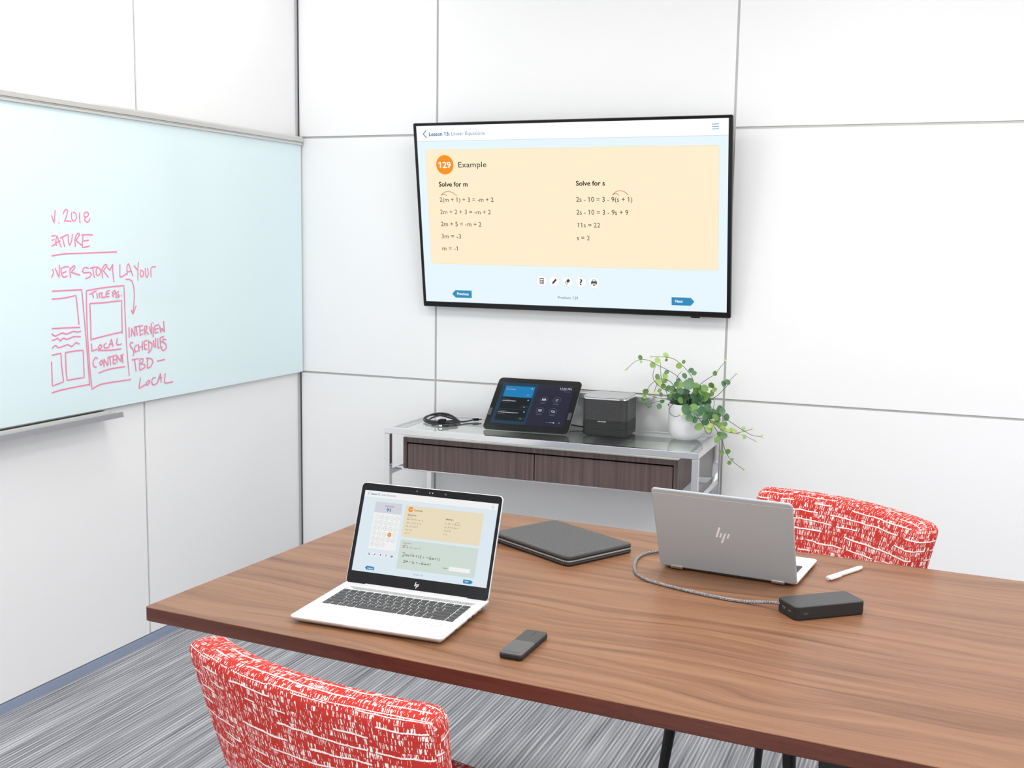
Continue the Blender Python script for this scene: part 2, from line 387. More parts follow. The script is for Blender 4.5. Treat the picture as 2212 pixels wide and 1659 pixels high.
# ------------------------------------------------------------------ lettering
_TX = {}
def glyphs(s, bold):
    k = (s, bold)
    if k not in _TX:
        cu = bpy.data.curves.new('lettering', 'FONT'); cu.body = s; cu.resolution_u = 3; cu.offset = 0.022 if bold else 0.0; cu.fill_mode = 'FRONT'
        ob = bpy.data.objects.new('lettering', cu); COL.objects.link(ob)
        dg = bpy.context.evaluated_depsgraph_get(); me = bpy.data.meshes.new_from_object(ob.evaluated_get(dg))
        vs = [tuple(v.co) for v in me.vertices]; fs = [tuple(p.vertices) for p in me.polygons]
        bpy.data.objects.remove(ob); bpy.data.curves.remove(cu); bpy.data.meshes.remove(me)
        _TX[k] = (vs, fs)
    return _TX[k]
CAPH = max(v[1] for v in glyphs('H', False)[0])
def text(bm, s, x, y, h, w=None, bold=False, z=0.0, mi=0, center=False):
    vs, fs = glyphs(s, bold)
    if not vs: return
    x0 = min(v[0] for v in vs) - (0.17 if s[0] == '1' and len(s) > 1 else 0); x1 = max(v[0] for v in vs); sy = h/CAPH; sx = (w/(x1-x0)) if w else sy
    if center: x -= (x1-x0)*sx/2
    V = [bm.verts.new((x+(v[0]-x0)*sx, y+v[1]*sy, z)) for v in vs]
    one = glyphs('1', bold)[0]; ow = max(v[0] for v in one)-min(v[0] for v in one); ot = max(v[1] for v in one)
    if ow < 0.25:
        for i, ch in enumerate(s):   # a small flag on every figure one
            if ch == '1':
                xr = max(v[0] for v in glyphs(s[:i+1], bold)[0]); a = xr-ow; q = max(ow*0.75, 0.05)
                flat(bm, [(x+(px-x0)*sx, y+py*sy) for px, py in ((a, ot), (a-0.17, ot-0.14), (a-0.17, ot-0.14-q), (a, ot-q))], z, mi)
    for f in fs:
        try: bm.faces.new([V[i] for i in f]).material_index = mi
        except ValueError: pass
def ribbon(bm, pts, w, z=0.0, mi=0, plane=None):
    """flat pen stroke of constant width through 2D points"""
    P = [Vector((p[0], p[1])) for p in pts]
    if len(P) > 2:
        Q = []
        for i in range(len(P)-1):
            p0, p1, p2, p3 = P[max(i-1, 0)], P[i], P[i+1], P[min(i+2, len(P)-1)]
            a = (p1-p0).normalized().dot((p2-p1).normalized()) if i else 1; b = (p2-p1).normalized().dot((p3-p2).normalized()) if i+2 < len(P) else 1
            if a < 0.35: p0 = p1
            if b < 0.35: p3 = p2
            for k in range(4):
                t = k/4; Q.append(0.5*((2*p1)+(p2-p0)*t+(2*p0-5*p1+4*p2-p3)*t*t+(3*p1-p0-3*p2+p3)*t**3))
        P = Q+[P[-1]]
    L, Rr = [], []
    f = plane or (lambda a, b, i: (a, b, z))
    for i, p in enumerate(P):
        d = P[min(i+1, len(P)-1)]-P[max(i-1, 0)]
        if d.length < 1e-9: d = Vector((1, 0))
        n = Vector((-d.y, d.x)).normalized()*w/2
        L.append(bm.verts.new(f(*(p+n), i))); Rr.append(bm.verts.new(f(*(p-n), i)))
    for i in range(len(P)-1):
        bm.faces.new((L[i], Rr[i], Rr[i+1], L[i+1])).material_index = mi
def flat(bm, pts, z, mi):
    bm.faces.new([bm.verts.new((x, y, z)) for x, y in pts]).material_index = mi
def disc(bm, x, y, r, z, mi, n=28): flat(bm, [(x+r*math.cos(2*PI*i/n), y+r*math.sin(2*PI*i/n)) for i in range(n)], z, mi)
def screen_mesh(name, items, parent, M, k=1.0, tag='', dz=2e-5):
    bm = B(); mats = []; idx = {}
    def mi(c):
        if c not in idx: idx[c] = len(mats); mats.append(smat(c, k, tag))
        return idx[c]
    for i, it in enumerate(items):
        z = dz*(i+1); t = it[0]
        s = 0.001
        if t == 'R': flat(bm, [(x*s, y*s) for x, y in rr(it[2], it[3], it[4], it[5], max(it[6], 0.01), 4 if it[6] else 1)], z, mi(it[1]))
        elif t == 'P': flat(bm, [(x*s, y*s) for x, y in it[2]], z, mi(it[1]))
        elif t == 'T': text(bm, it[3], it[4]*s, it[5]*s, it[7]*s, it[6]*s, bool(it[2]), z, mi(it[1]))
        elif t == 'L': ribbon(bm, [(x*s, y*s) for x, y in it[3]], it[2]*s, z, mi(it[1]))
        elif t == 'D':
            disc(bm, it[2]*s, it[3]*s, it[4]*s, z, mi(it[1]))
            if it[5]: disc(bm, it[2]*s, it[3]*s, it[4]*s-0.0006, z+dz*0.5, mi('white'))
    o = obj(name, bm, mats, parent, M, smooth=0)
    return o
def icons(pts, r):
    """five tool buttons: calculator, pencil, eraser, question mark, printer"""
    it = []; q = r/10.0
    for i, (x, y) in enumerate(pts):
        it += [('D', 'ring', x, y, r*1.06, 0), ('D', 'white', x, y, r, 0)]
        R_ = lambda c, a, b, e, f, rad=0: it.append(('R', c, x+a*q, y+b*q, x+e*q, y+f*q, rad*q))
        if i == 0:
            R_('icon', -4, -5.6, 4, 5.6, 1); R_('white', -3, 2, 3, 4.4)
            for a in (-3, -0.8, 1.4):
                for b in (-4.6, -2.5, -0.4): R_('white', a, b, a+1.5, b+1.4)
        elif i == 1:
            it.append(('P', 'icon', [(x+a*q, y+b*q) for a, b in ((-5, -5.4), (-1.8, -4.4), (5, 2.6), (2.6, 5.2), (-4.2, -2))]))
            it.append(('P', 'white', [(x+a*q, y+b*q) for a, b in ((-4.1, -3.8), (-3, -4.2), (-2.6, -3.4), (-3.7, -2.8))]))
        elif i == 2:
            it.append(('P', 'icon', [(x+a*q, y+b*q) for a, b in ((-5.4, -2.4), (-1.6, -5.6), (5.4, 2), (1.6, 5.4))]))
            it.append(('P', 'white', [(x+a*q, y+b*q) for a, b in ((-4.2, -2.3), (-1.7, -4.4), (0.6, -1.8), (-1.9, 0.4))]))
        elif i == 3: it.append(('T', 'icon', 1, '?', x-2.6*q, y-5*q, 5.4*q, 10*q))
        else:
            R_('icon', -3.6, 2, 3.6, 5.4, 0.6); R_('white', -2.6, 2, 2.6, 4.5); R_('icon', -5.6, -3, 5.6, 2.4, 1); R_('white', -3, -4.6, 3, -0.8); R_('icon', -2.2, -5.4, 2.2, -1.4, 0.5); R_('white', -1.5, -3.4, 1.5, -2.2)
    return it
TV_ITEMS = [('R','sky',12.1,20.9,1216.0,702.3,0),
 ('R','white',12.1,645.3,1216.0,702.3,0),
 ('R','line',12.1,643.7,1216.0,645.3,0),
 ('R','creamline',44.9,172.6,1184.6,612.5,8),
 ('R','cream',45.9,173.6,1183.6,611.5,7),
 ('L','blue',3.2,((53.7,685.2),(40.0,671.9),(53.9,658.1))),
 ('T','blue',1,'Lesson 15:',65.2,664.6,87.4,13.3),
 ('T','blue2',0,'Linear Equations',159.3,664.6,138.0,13.1),
 ('D','orange',125.4,555.2,36.8,0),
 ('T','white',1,'129',97.9,543.9,52.5,21.7),
 ('T','ink',0,'Example',182.2,544.6,117.1,20.9),
 ('T','ink',1,'Solve for m',95.2,472.9,122.1,17.2),
 ('T','ink2',0,'2(m + 1) + 3 = -m + 2',95.6,414.3,227.1,16.5),
 ('T','ink2',0,'2m + 2 + 3 = -m + 2',95.0,367.1,213.7,16.9),
 ('T','ink2',0,'2m + 5 = -m + 2',95.4,320.2,172.0,17.0),
 ('T','ink2',0,'3m = -3',95.1,272.4,83.7,17.4),
 ('T','ink2',0,'m = -1',95.6,225.6,66.7,16.3),
 ('L','red',2,((102.8,438.4),(113.8,448.8),(131.8,453.7),(150.8,449.9),(170.9,437.3))),
 ('L','red',2,((102.8,438.4),(115.1,444.2),(127.0,437.3))),
 ('T','ink',1,'Solve for s',654.9,474.5,111.0,16.7),
 ('T','ink2',0,'2s - 10 = 3 - 9(s + 1)',654.4,415.4,214.3,17.4),
 ('T','ink2',0,'2s - 10 = 3 - 9s + 9',654.2,368.2,199.0,17.5),
 ('T','ink2',0,'11s = 22',655.8,321.1,89.0,17.1),
 ('T','ink2',0,'s = 2',654.0,273.5,49.8,17.2),
 ('L','red',2,((794.6,440.4),(807.8,452.1),(822.8,455.5),(839.2,451.8),(854.9,439.2))),
 ('L','red',2,((794.6,440.4),(807.7,445.5),(819.0,439.0))),
 ('L','blue2',2.4,((1157.5,683.2),(1182.5,683.4))),
 ('L','blue2',2.4,((1157.6,675.0),(1182.5,675.2))),
 ('L','blue2',2.4,((1157.7,666.9),(1182.6,667.2))),
 ('T','blue',0,'Problem 129',572.2,49.0,80.5,10.5),
 ('P','btn',((128.2,53.8),(142.9,69.0),(213.2,69.1),(212.3,39.8),(142.8,39.2))),
 ('T','white',1,'Previous',150.0,49.9,49.9,10.2),
 ('P','btn',((1013.6,70.1),(1084.3,70.5),(1098.4,56.1),(1084.4,40.9),(1013.6,40.7))),
 ('T','white',1,'Next',1026.9,51.2,28.1,9.7)]
TV_ICONS = ((508.6,115.4),(559.6,115.7),(612.0,116.3),(665.9,115.9),(717.6,115.3))
LA_ITEMS = [('R','sky',9.5,25.5,304.6,190.0,0),
 ('R','white',9.5,176.2,304.6,190.0,0),
 ('R','line',9.5,175.8,304.6,176.2,0),
 ('L','blue',0.8,((20.4,187.1),(17.1,183.5),(21.3,180.7))),
 ('T','blue',1,'Lesson 15:',23.8,181.6,20.7,4.1),
 ('T','blue2',0,'Linear Equations',46.7,181.8,33.9,4.1),
 ('L','blue2',0.5,((290.8,184.3),(296.6,184.3))),
 ('L','blue2',0.5,((291.2,181.9),(297.0,181.8))),
 ('L','blue2',0.5,((291.6,179.4),(297.4,179.4))),
 ('R','white',38.3,73.3,98.6,168.8,1),
 ('R','lav',37.9,146.8,98.7,168.8,1),
 ('T','ink',0,'YOUR SCORE',59.3,159.9,20.8,2.8),
 ('T','blue',1,'91',64.6,150.6,9.4,6.6),
 ('D','mint',46.6,138.2,4.4,1),
 ('L','mint',0.9,((44.6,138.2),(48.6,138.2))),
 ('D','mint',57.9,138.1,4.4,1),
 ('L','mint',0.9,((55.9,138.1),(59.9,138.1))),
 ('D','mint',69.4,138.1,4.4,1),
 ('L','mint',0.9,((67.4,138.1),(71.4,138.1))),
 ('D','mint',80.5,138.3,4.4,1),
 ('L','mint',0.9,((78.5,138.3),(82.5,138.3))),
 ('D','pink',92.0,138.4,4.4,1),
 ('L','pink',0.9,((90.0,138.4),(94.0,138.4))),
 ('D','mint',46.3,127.4,4.4,1),
 ('L','mint',0.9,((44.3,127.4),(48.3,127.4))),
 ('D','pink',57.6,127.3,4.4,1),
 ('L','pink',0.9,((55.6,127.3),(59.6,127.3))),
 ('D','mint',69.2,126.9,4.4,1),
 ('L','mint',0.9,((67.2,126.9),(71.2,126.9))),
 ('D','mint',80.4,126.8,4.4,1),
 ('L','mint',0.9,((78.4,126.8),(82.4,126.8))),
 ('D','mint',91.6,127.1,4.4,1),
 ('L','mint',0.9,((89.6,127.1),(93.6,127.1))),
 ('D','mint',46.1,116.2,4.4,1),
 ('L','mint',0.9,((44.1,116.2),(48.1,116.2))),
 ('D','mint',57.5,116.1,4.4,1),
 ('L','mint',0.9,((55.5,116.1),(59.5,116.1))),
 ('D','pink',69.1,116.1,4.4,1),
 ('L','pink',0.9,((67.1,116.1),(71.1,116.1))),
 ('D','mint',80.3,116.0,4.4,1),
 ('L','mint',0.9,((78.3,116.0),(82.3,116.0))),
 ('D','mint',91.5,116.1,4.4,1),
 ('L','mint',0.9,((89.5,116.1),(93.5,116.1))),
 ('D','mint',45.7,105.0,4.4,1),
 ('L','mint',0.9,((43.7,105.0),(47.7,105.0))),
 ('D','mint',57.3,105.0,4.4,1),
 ('L','mint',0.9,((55.3,105.0),(59.3,105.0))),
 ('D','mint',68.9,104.6,4.4,1),
 ('L','mint',0.9,((66.9,104.6),(70.9,104.6))),
 ('D','orange',80.3,104.6,4.4,0),
 ('L','white',0.9,((78.3,104.6),(82.3,104.6))),
 ('D','grey',91.5,105.0,4.4,1),
 ('L','grey',0.9,((89.5,105.0),(93.5,105.0))),
 ('D','grey',45.9,93.7,4.4,1),
 ('L','grey',0.9,((43.9,93.7),(47.9,93.7))),
 ('D','grey',57.1,93.7,4.4,1),
 ('L','grey',0.9,((55.1,93.7),(59.1,93.7))),
 ('D','grey',68.6,93.8,4.4,1),
 ('L','grey',0.9,((66.6,93.8),(70.6,93.8))),
 ('D','grey',79.9,94.0,4.4,1),
 ('L','grey',0.9,((77.9,94.0),(81.9,94.0))),
 ('D','grey',91.4,93.8,4.4,1),
 ('L','grey',0.9,((89.4,93.8),(93.4,93.8))),
 ('D','grey',45.7,82.7,4.4,1),
 ('L','grey',0.9,((43.7,82.7),(47.7,82.7))),
 ('D','grey',57.1,82.7,4.4,1),
 ('L','grey',0.9,((55.1,82.7),(59.1,82.7))),
 ('D','grey',68.6,82.7,4.4,1),
 ('L','grey',0.9,((66.6,82.7),(70.6,82.7))),
 ('R','cream2',106.2,103.7,277.0,167.7,1),
 ('D','orange',118.4,160.2,5.4,0),
 ('T','white',1,'129',114.9,158.7,7,3),
 ('T','ink',0,'Example',127.1,157.6,18.0,3.7),
 ('T','ink',1,'Solve for m',114.1,147.6,18.5,2.9),
 ('T','ink2',0,'2(m + 1) + 3 = -m + 2',113.9,138.9,34.4,3.1),
 ('T','ink2',0,'2m + 2 + 3 = -m + 2',114.0,131.7,32.1,3.1),
 ('T','ink2',0,'2m + 5 = -m + 2',113.8,124.8,26.1,3.1),
 ('T','ink2',0,'3m = -3',114.3,117.4,12.3,3.1),
 ('T','ink2',0,'m = -1',113.8,110.7,10.9,3.1),
 ('T','ink',1,'Solve for s',198.0,147.1,16.6,2.9),
 ('T','ink2',0,'2s - 10 = 3 - 9(s + 1)',197.8,138.2,32.4,3.0),
 ('T','ink2',0,'2s - 10 = 3 - 9s + 9',197.9,131.2,30.0,3.1),
 ('T','ink2',0,'11s = 22',197.8,124.3,13.9,3.0),
 ('T','ink2',0,'s = 2',197.7,117.2,7.7,3.1),
 ('L','red',0.5,((114.1,142.3),(116.9,144.6),(120.6,145.2),(125.1,142.6))),
 ('L','red',0.5,((218.9,142.2),(221.9,144.6),(225.2,144.8),(229.0,142.2))),
 ('R','green',107.3,40.5,276.9,98.8,1),
 ('T','ink2',0,'Solve for m',113.9,91.0,17.8,2.7),
 ('T','ink2',0,'2(m - 8) + 12 = -6m + 11',113.8,82.5,39.3,3.1),
 ('L','red',0.9,((114.0,85.0),(116.4,87.4),(120.1,88.2),(123.9,86.4))),
 ('L','red',0.9,((114.0,85.0),(116.0,86.5),(118.8,85.8))),
 ('L','ink',0.8,((115.8,71.5),(118.3,73.9),(121.3,72.2),(119.4,68.0),(115.9,65.3),(121.4,66.4))),
 ('L','ink',0.8,((123.6,66.6),(124.2,70.5),(127.1,66.6),(128.2,70.3),(131.0,66.2))),
 ('L','ink',0.8,((130.5,69.3),(133.9,69.4))),
 ('L','ink',0.8,((135.2,73.8),(135.1,66.7))),
 ('L','ink',0.8,((140.2,72.8),(138.5,67.9),(141.6,67.2),(142.2,69.4),(139.1,69.5))),
 ('L','ink',0.8,((145.7,69.2),(148.6,69.2))),
 ('L','ink',0.8,((147.1,70.8),(147.1,67.3))),
 ('L','ink',0.8,((152.5,71.8),(151.9,65.5))),
 ('L','ink',0.8,((154.6,71.3),(157.8,70.9),(155.2,66.2),(158.6,66.3))),
 ('L','ink',0.8,((161.6,69.0),(164.1,69.0))),
 ('L','ink',0.8,((161.6,67.1),(164.1,67.1))),
 ('L','ink',0.8,((168.8,69.0),(172.2,69.0))),
 ('L','ink',0.8,((178.0,72.9),(174.7,67.4),(178.4,65.8),(179.3,68.7),(175.3,69.0))),
 ('L','ink',0.8,((181.0,65.8),(182.0,69.8),(184.0,66.2),(185.1,69.4),(186.9,66.2))),
 ('L','ink',0.8,((188.6,69.0),(191.3,69.0))),
 ('L','ink',0.8,((189.9,70.2),(189.9,67.5))),
 ('L','ink',0.8,((194.0,71.2),(193.3,65.4))),
 ('L','ink',0.8,((198.4,71.2),(197.4,64.9))),
 ('L','ink',0.8,((120.8,57.3),(123.8,58.4),(123.8,56.1),(120.8,53.4),(124.6,53.8))),
 ('L','ink',0.8,((125.9,54.0),(126.4,57.9),(128.2,54.7),(129.3,58.3),(130.9,55.3))),
 ('L','ink',0.8,((133.6,56.9),(137.5,56.9))),
 ('L','ink',0.8,((141.8,58.9),(140.0,54.8),(144.3,54.6))),
 ('L','ink',0.8,((144.1,57.6),(143.4,53.4))),
 ('L','ink',0.8,((149.1,56.7),(151.7,56.7))),
 ('L','ink',0.8,((149.1,55.1),(151.7,55.1))),
 ('L','ink',0.8,((155.2,56.3),(158.7,56.2))),
 ('L','ink',0.8,((162.8,59.8),(160.3,54.9),(163.4,53.7),(164.2,56.1),(160.8,56.0))),
 ('L','ink',0.8,((165.6,54.0),(166.3,56.7),(168.0,53.9),(169.2,56.7),(170.8,53.8))),
 ('L','ink',0.8,((172.2,55.5),(174.6,55.5))),
 ('L','ink',0.8,((173.3,56.9),(173.3,54.1))),
 ('L','ink',0.8,((176.8,58.4),(176.2,53.7))),
 ('L','ink',0.8,((179.9,59.2),(179.3,53.7))),
 ('T','ink',0,'Answer',207.1,51.8,11.0,2.7),
 ('R','white',220.9,48.9,265.9,57.0,0.3),
 ('P','btn',((38.1,33.9),(42.0,37.9),(59.0,37.2),(59.4,30.5),(42.6,30.1))),
 ('T','white',1,'Previous',44.3,32.1,12.1,2.8),
 ('P','btn',((254.5,36.2),(270.2,36.3),(275.7,33.1),(271.2,28.7),(254.9,28.7))),
 ('T','white',1,'Next',258.3,31.5,7.4,2.7),
 ('T','blue2',0,'Problem 129',147.3,31.5,20.0,3.0)]
LA_ICONS = ((42.5,62.1),(54.9,62.2),(67.9,62.1),(80.8,62.0),(93.4,62.2))
STROKES = [((-1406,1496),(-1396,1472),(-1390,1512)),
 ((-1376,1476),(-1375,1475)),
 ((-1358,1500),(-1351,1512),(-1343,1515),(-1338,1512),(-1345,1493),(-1354,1477)),
 ((-1353,1481),(-1324,1479)),
 ((-1321,1508),(-1323,1496),(-1321,1485),(-1314,1480),(-1305,1486),(-1302,1496),(-1306,1505),(-1316,1508)),
 ((-1287,1508),(-1289,1491),(-1287,1474)),
 ((-1249,1506),(-1259,1510),(-1269,1503),(-1268,1495),(-1258,1494),(-1250,1501),(-1249,1507)),
 ((-1264,1494),(-1267,1485),(-1258,1478),(-1247,1483),(-1244,1491)),
 ((-1409,1433),(-1392,1435)),
 ((-1409,1420),(-1397,1423)),
 ((-1410,1403),(-1395,1408)),
 ((-1390,1403),(-1392,1418),(-1387,1435),(-1378,1416),(-1370,1399)),
 ((-1396,1412),(-1373,1419)),
 ((-1374,1427),(-1341,1439)),
 ((-1364,1428),(-1356,1400)),
 ((-1339,1438),(-1340,1416),(-1334,1405),(-1326,1420),(-1322,1441)),
 ((-1311,1401),(-1312,1420),(-1308,1432),(-1300,1441),(-1294,1442),(-1292,1437),(-1308,1421),(-1297,1414),(-1283,1405)),
 ((-1233,1438),(-1260,1439),(-1284,1437)),
 ((-1276,1437),(-1281,1403),(-1275,1399),(-1249,1403)),
 ((-1275,1419),(-1252,1421)),
 ((-1412,1373),(-1355,1379),(-1262,1381),(-1125,1384)),
 ((-1411,1333),(-1406,1325),(-1409,1316),(-1415,1307)),
 ((-1399,1336),(-1384,1306),(-1381,1345)),
 ((-1375,1337),(-1374,1320),(-1369,1310),(-1361,1307),(-1349,1311)),
 ((-1373,1334),(-1359,1339),(-1341,1339)),
 ((-1370,1320),(-1352,1325)),
 ((-1336,1304),(-1338,1325),(-1336,1337)),
 ((-1336,1331),(-1324,1340),(-1316,1341),(-1319,1333),(-1333,1322),(-1295,1312)),
 ((-1257,1331),(-1264,1335),(-1277,1334),(-1285,1324),(-1276,1319),(-1254,1320),(-1245,1314),(-1252,1306),(-1263,1302),(-1273,1301)),
 ((-1251,1333),(-1221,1337)),
 ((-1239,1335),(-1232,1301)),
 ((-1214,1337),(-1223,1328),(-1223,1313),(-1215,1309),(-1204,1318),(-1206,1329),(-1217,1337)),
 ((-1196,1299),(-1198,1328)),
 ((-1199,1326),(-1187,1340),(-1179,1344),(-1173,1340),(-1191,1324),(-1168,1301)),
 ((-1172,1335),(-1161,1324),(-1147,1344)),
 ((-1147,1344),(-1147,1313),(-1143,1285)),
 ((-1113,1343),(-1115,1304),(-1107,1302),(-1082,1312)),
 ((-1080,1308),(-1079,1336),(-1071,1345),(-1062,1324),(-1052,1303)),
 ((-1078,1318),(-1056,1319)),
 ((-1046,1339),(-1027,1321),(-1023,1350)),
 ((-1027,1322),(-1028,1287)),
 ((-1010,1324),(-1016,1313),(-1013,1300),(-1004,1301),(-999,1312),(-1006,1323)),
 ((-990,1329),(-989,1306),(-982,1296),(-975,1310),(-979,1329)),
 ((-962,1326),(-962,1297)),
 ((-962,1328),(-951,1332),(-935,1332)),
 ((-1089,1293),(-1069,1292),(-1056,1284),(-1049,1262),(-1049,1227),(-1057,1177)),
 ((-1066,1191),(-1057,1176),(-1040,1204)),
 ((-1416,1266),(-1351,1266),(-1290,1266),(-1286,1216),(-1278,1104),(-1269,957)),
 ((-1432,954),(-1381,959),(-1272,962)),
 ((-1417,1242),(-1367,1243),(-1316,1249),(-1311,1206),(-1307,1156)),
 ((-1422,1152),(-1303,1148)),
 ((-1423,1137),(-1409,1128),(-1381,1135),(-1361,1131),(-1332,1137),(-1319,1134),(-1299,1135)),
 ((-1424,1116),(-1414,1116),(-1399,1120),(-1388,1111),(-1375,1119),(-1362,1114),(-1332,1120),(-1301,1118)),
 ((-1424,1090),(-1410,1099),(-1395,1091),(-1359,1097),(-1342,1090),(-1323,1101),(-1315,1097),(-1307,1096)),
 ((-1426,1070),(-1388,1073),(-1387,1036),(-1381,983),(-1428,975),(-1428,1051)),
 ((-1369,1075),(-1369,1024),(-1366,986),(-1292,987),(-1293,1074),(-1331,1075),(-1369,1073)),
 ((-1270,1262),(-1195,1269),(-1097,1273),(-1096,1206),(-1092,1066),(-1084,969)),
 ((-1270,1262),(-1272,1148),(-1266,1013),(-1259,944),(-1222,956),(-1130,957),(-1079,956),(-1078,960)),
 ((-1257,1249),(-1243,1255),(-1225,1260)),
 ((-1244,1254),(-1239,1238)),
 ((-1223,1249),(-1222,1235)),
 ((-1224,1253),(-1223,1252)),
 ((-1216,1251),(-1197,1253)),
 ((-1213,1251),(-1211,1236)),
 ((-1202,1252),(-1201,1237),(-1185,1239)),
 ((-1165,1259),(-1180,1255),(-1183,1240),(-1167,1239)),
 ((-1181,1248),(-1167,1250)),
 ((-1149,1236),(-1153,1252),(-1142,1259),(-1136,1252),(-1151,1244)),
 ((-1122,1255),(-1137,1245),(-1135,1235),(-1121,1237),(-1123,1244),(-1131,1243)),
 ((-1111,1243),(-1110,1242)),
 ((-1257,1221),(-1191,1221),(-1110,1224),(-1112,1114)),
 ((-1257,1221),(-1256,1161),(-1257,1102)),
 ((-1253,1106),(-1189,1113),(-1113,1120)),
 ((-1255,1093),(-1255,1068),(-1229,1072)),
 ((-1216,1087),(-1226,1077),(-1218,1072),(-1208,1079),(-1216,1087)),
 ((-1188,1089),(-1200,1083),(-1197,1073),(-1179,1073)),
 ((-1179,1072),(-1164,1100),(-1157,1074)),
 ((-1176,1083),(-1158,1084)),
 ((-1136,1100),(-1141,1083),(-1133,1078),(-1116,1081)),
 ((-1228,1068),(-1175,1064),(-1119,1064)),
 ((-1229,1041),(-1240,1047),(-1251,1032),(-1247,1017),(-1236,1015)),
 ((-1212,1036),(-1222,1027),(-1217,1018),(-1207,1026),(-1212,1036)),
 ((-1202,1011),(-1202,1038),(-1184,1013),(-1182,1042)),
 ((-1184,1041),(-1160,1043)),
 ((-1174,1041),(-1171,1014)),
 ((-1143,1046),(-1158,1043),(-1159,1017),(-1146,1018)),
 ((-1158,1030),(-1145,1031)),
 ((-1141,1019),(-1141,1044),(-1122,1021),(-1120,1043)),
 ((-1125,1042),(-1108,1044)),
 ((-1116,1042),(-1113,1015)),
 ((-1229,994),(-1178,1002),(-1103,1003)),
 ((-1079,1133),(-1079,1098)),
 ((-1068,1101),(-1067,1130),(-1051,1100),(-1050,1132)),
 ((-1053,1132),(-1024,1134)),
 ((-1043,1133),(-1039,1102)),
 ((-1010,1136),(-1026,1131),(-1025,1102),(-1009,1107)),
 ((-1024,1117),(-1008,1120)),
 ((-1000,1101),(-1003,1130),(-990,1132),(-989,1122),(-1000,1117),(-981,1102)),
 ((-978,1129),(-967,1101),(-967,1140)),
 ((-958,1127),(-959,1091)),
 ((-958,1143),(-957,1142)),
 ((-927,1133),(-949,1129),(-950,1105),(-932,1106)),
 ((-950,1117),(-930,1119)),
 ((-924,1129),(-919,1103),(-913,1119),(-899,1104),(-903,1143)),
 ((-1061,1079),(-1071,1082),(-1076,1072),(-1062,1056),(-1059,1043),(-1064,1035)),
 ((-1040,1071),(-1053,1065),(-1052,1048),(-1039,1050)),
 ((-1035,1073),(-1032,1047)),
 ((-1015,1081),(-1015,1050)),
 ((-1035,1061),(-1016,1064)),
 ((-990,1083),(-1007,1080),(-1004,1052),(-992,1053)),
 ((-1005,1066),(-993,1069)),
 ((-983,1081),(-983,1045)),
 ((-987,1080),(-966,1070),(-970,1049),(-989,1038)),
 ((-958,1081),(-956,1058),(-948,1056),(-947,1088)),
 ((-936,1085),(-936,1051),(-927,1052)),
 ((-903,1089),(-924,1086),(-921,1052),(-912,1053)),
 ((-922,1070),(-907,1074)),
 ((-891,1077),(-907,1080),(-911,1071),(-893,1060),(-894,1046),(-909,1040),(-919,1049)),
 ((-1070,1022),(-1035,1024)),
 ((-1056,1023),(-1050,981)),
 ((-1030,1020),(-1033,984)),
 ((-1030,1022),(-1014,1021),(-1015,1012),(-1029,1005),(-1008,1001),(-1006,990),(-1032,983)),
 ((-991,1019),(-994,986)),
 ((-998,1022),(-972,1017),(-963,1006),(-976,991),(-994,986)),
 ((-943,1006),(-901,1008)),
 ((-1029,958),(-1039,921),(-1005,931)),
 ((-987,945),(-1003,935),(-997,927),(-982,937),(-987,945)),
 ((-952,950),(-967,949),(-973,935),(-964,925),(-946,929)),
 ((-944,930),(-926,962),(-924,929)),
 ((-940,943),(-918,946)),
 ((-901,959),(-907,929),(-896,924),(-860,925))]
STEMS = [((1729,-170,871),(1714,-174,929),(1689,-178,966),(1656,-181,987),(1612,-185,1007),(1588,-189,1020),(1557,-193,1024),(1530,-196,1013),(1503,-200,985)),
 ((1729,-140,867),(1735,-134,909),(1730,-129,956),(1710,-123,982),(1687,-117,1003),(1657,-111,1022),(1627,-106,1028),(1568,-100,1027)),
 ((1728,-180,872),(1698,-190,896),(1672,-200,912),(1639,-210,927),(1611,-220,956),(1611,-230,988),(1623,-240,1012)),
 ((1712,-140,866),(1654,-136,879),(1634,-132,909),(1617,-128,942),(1610,-124,977),(1607,-120,1006)),
 ((1713,-160,865),(1686,-153,894),(1661,-147,937),(1631,-140,952),(1601,-133,947),(1574,-127,925),(1557,-120,895),(1551,-113,880),(1551,-107,857),(1566,-100,836)),
 ((1710,-180,867),(1668,-193,887),(1629,-207,890),(1593,-220,901)),
 ((1702,-190,875),(1666,-215,890),(1603,-240,873)),
 ((1719,-140,866),(1725,-128,900),(1766,-116,947),(1804,-104,976),(1822,-92,1003),(1834,-80,1020)),
 ((1733,-140,867),(1785,-126,886),(1816,-112,899),(1850,-98,939),(1856,-84,956),(1875,-70,978)),
 ((1730,-160,870),(1769,-153,906),(1787,-147,927),(1800,-140,941)),
 ((1752,-210,864),(1764,-212,831),(1812,-213,828),(1855,-215,797),(1882,-217,789),(1933,-218,783),(1984,-220,762)),
 ((1767,-200,857),(1841,-192,847),(1874,-184,825),(1925,-176,793),(1958,-168,776),(1990,-160,773)),
 ((1759,-210,861),(1804,-208,833),(1840,-207,788),(1865,-224,752),(1876,-203,711),(1897,-202,685),(1938,-200,658)),
 ((1767,-200,857),(1825,-196,836),(1860,-192,801),(1894,-188,782),(1926,-184,789),(1959,-180,801)),
 ((1683,-225,875),(1672,-227,857),(1676,-229,842),(1686,-231,835),(1700,-233,833),(1719,-235,843)),
 ((1759,-225,856),(1792,-229,815),(1806,-233,789),(1816,-237,780),(1827,-241,789),(1830,-245,810)),
 ((1707,-150,863),(1683,-152,918),(1677,-155,951),(1686,-158,974),(1700,-160,988)),
 ((1786,-130,883),(1807,-127,888),(1809,-123,867),(1802,-120,841)),
 ((1630,-190,947),(1614,-195,932),(1609,-200,907))]
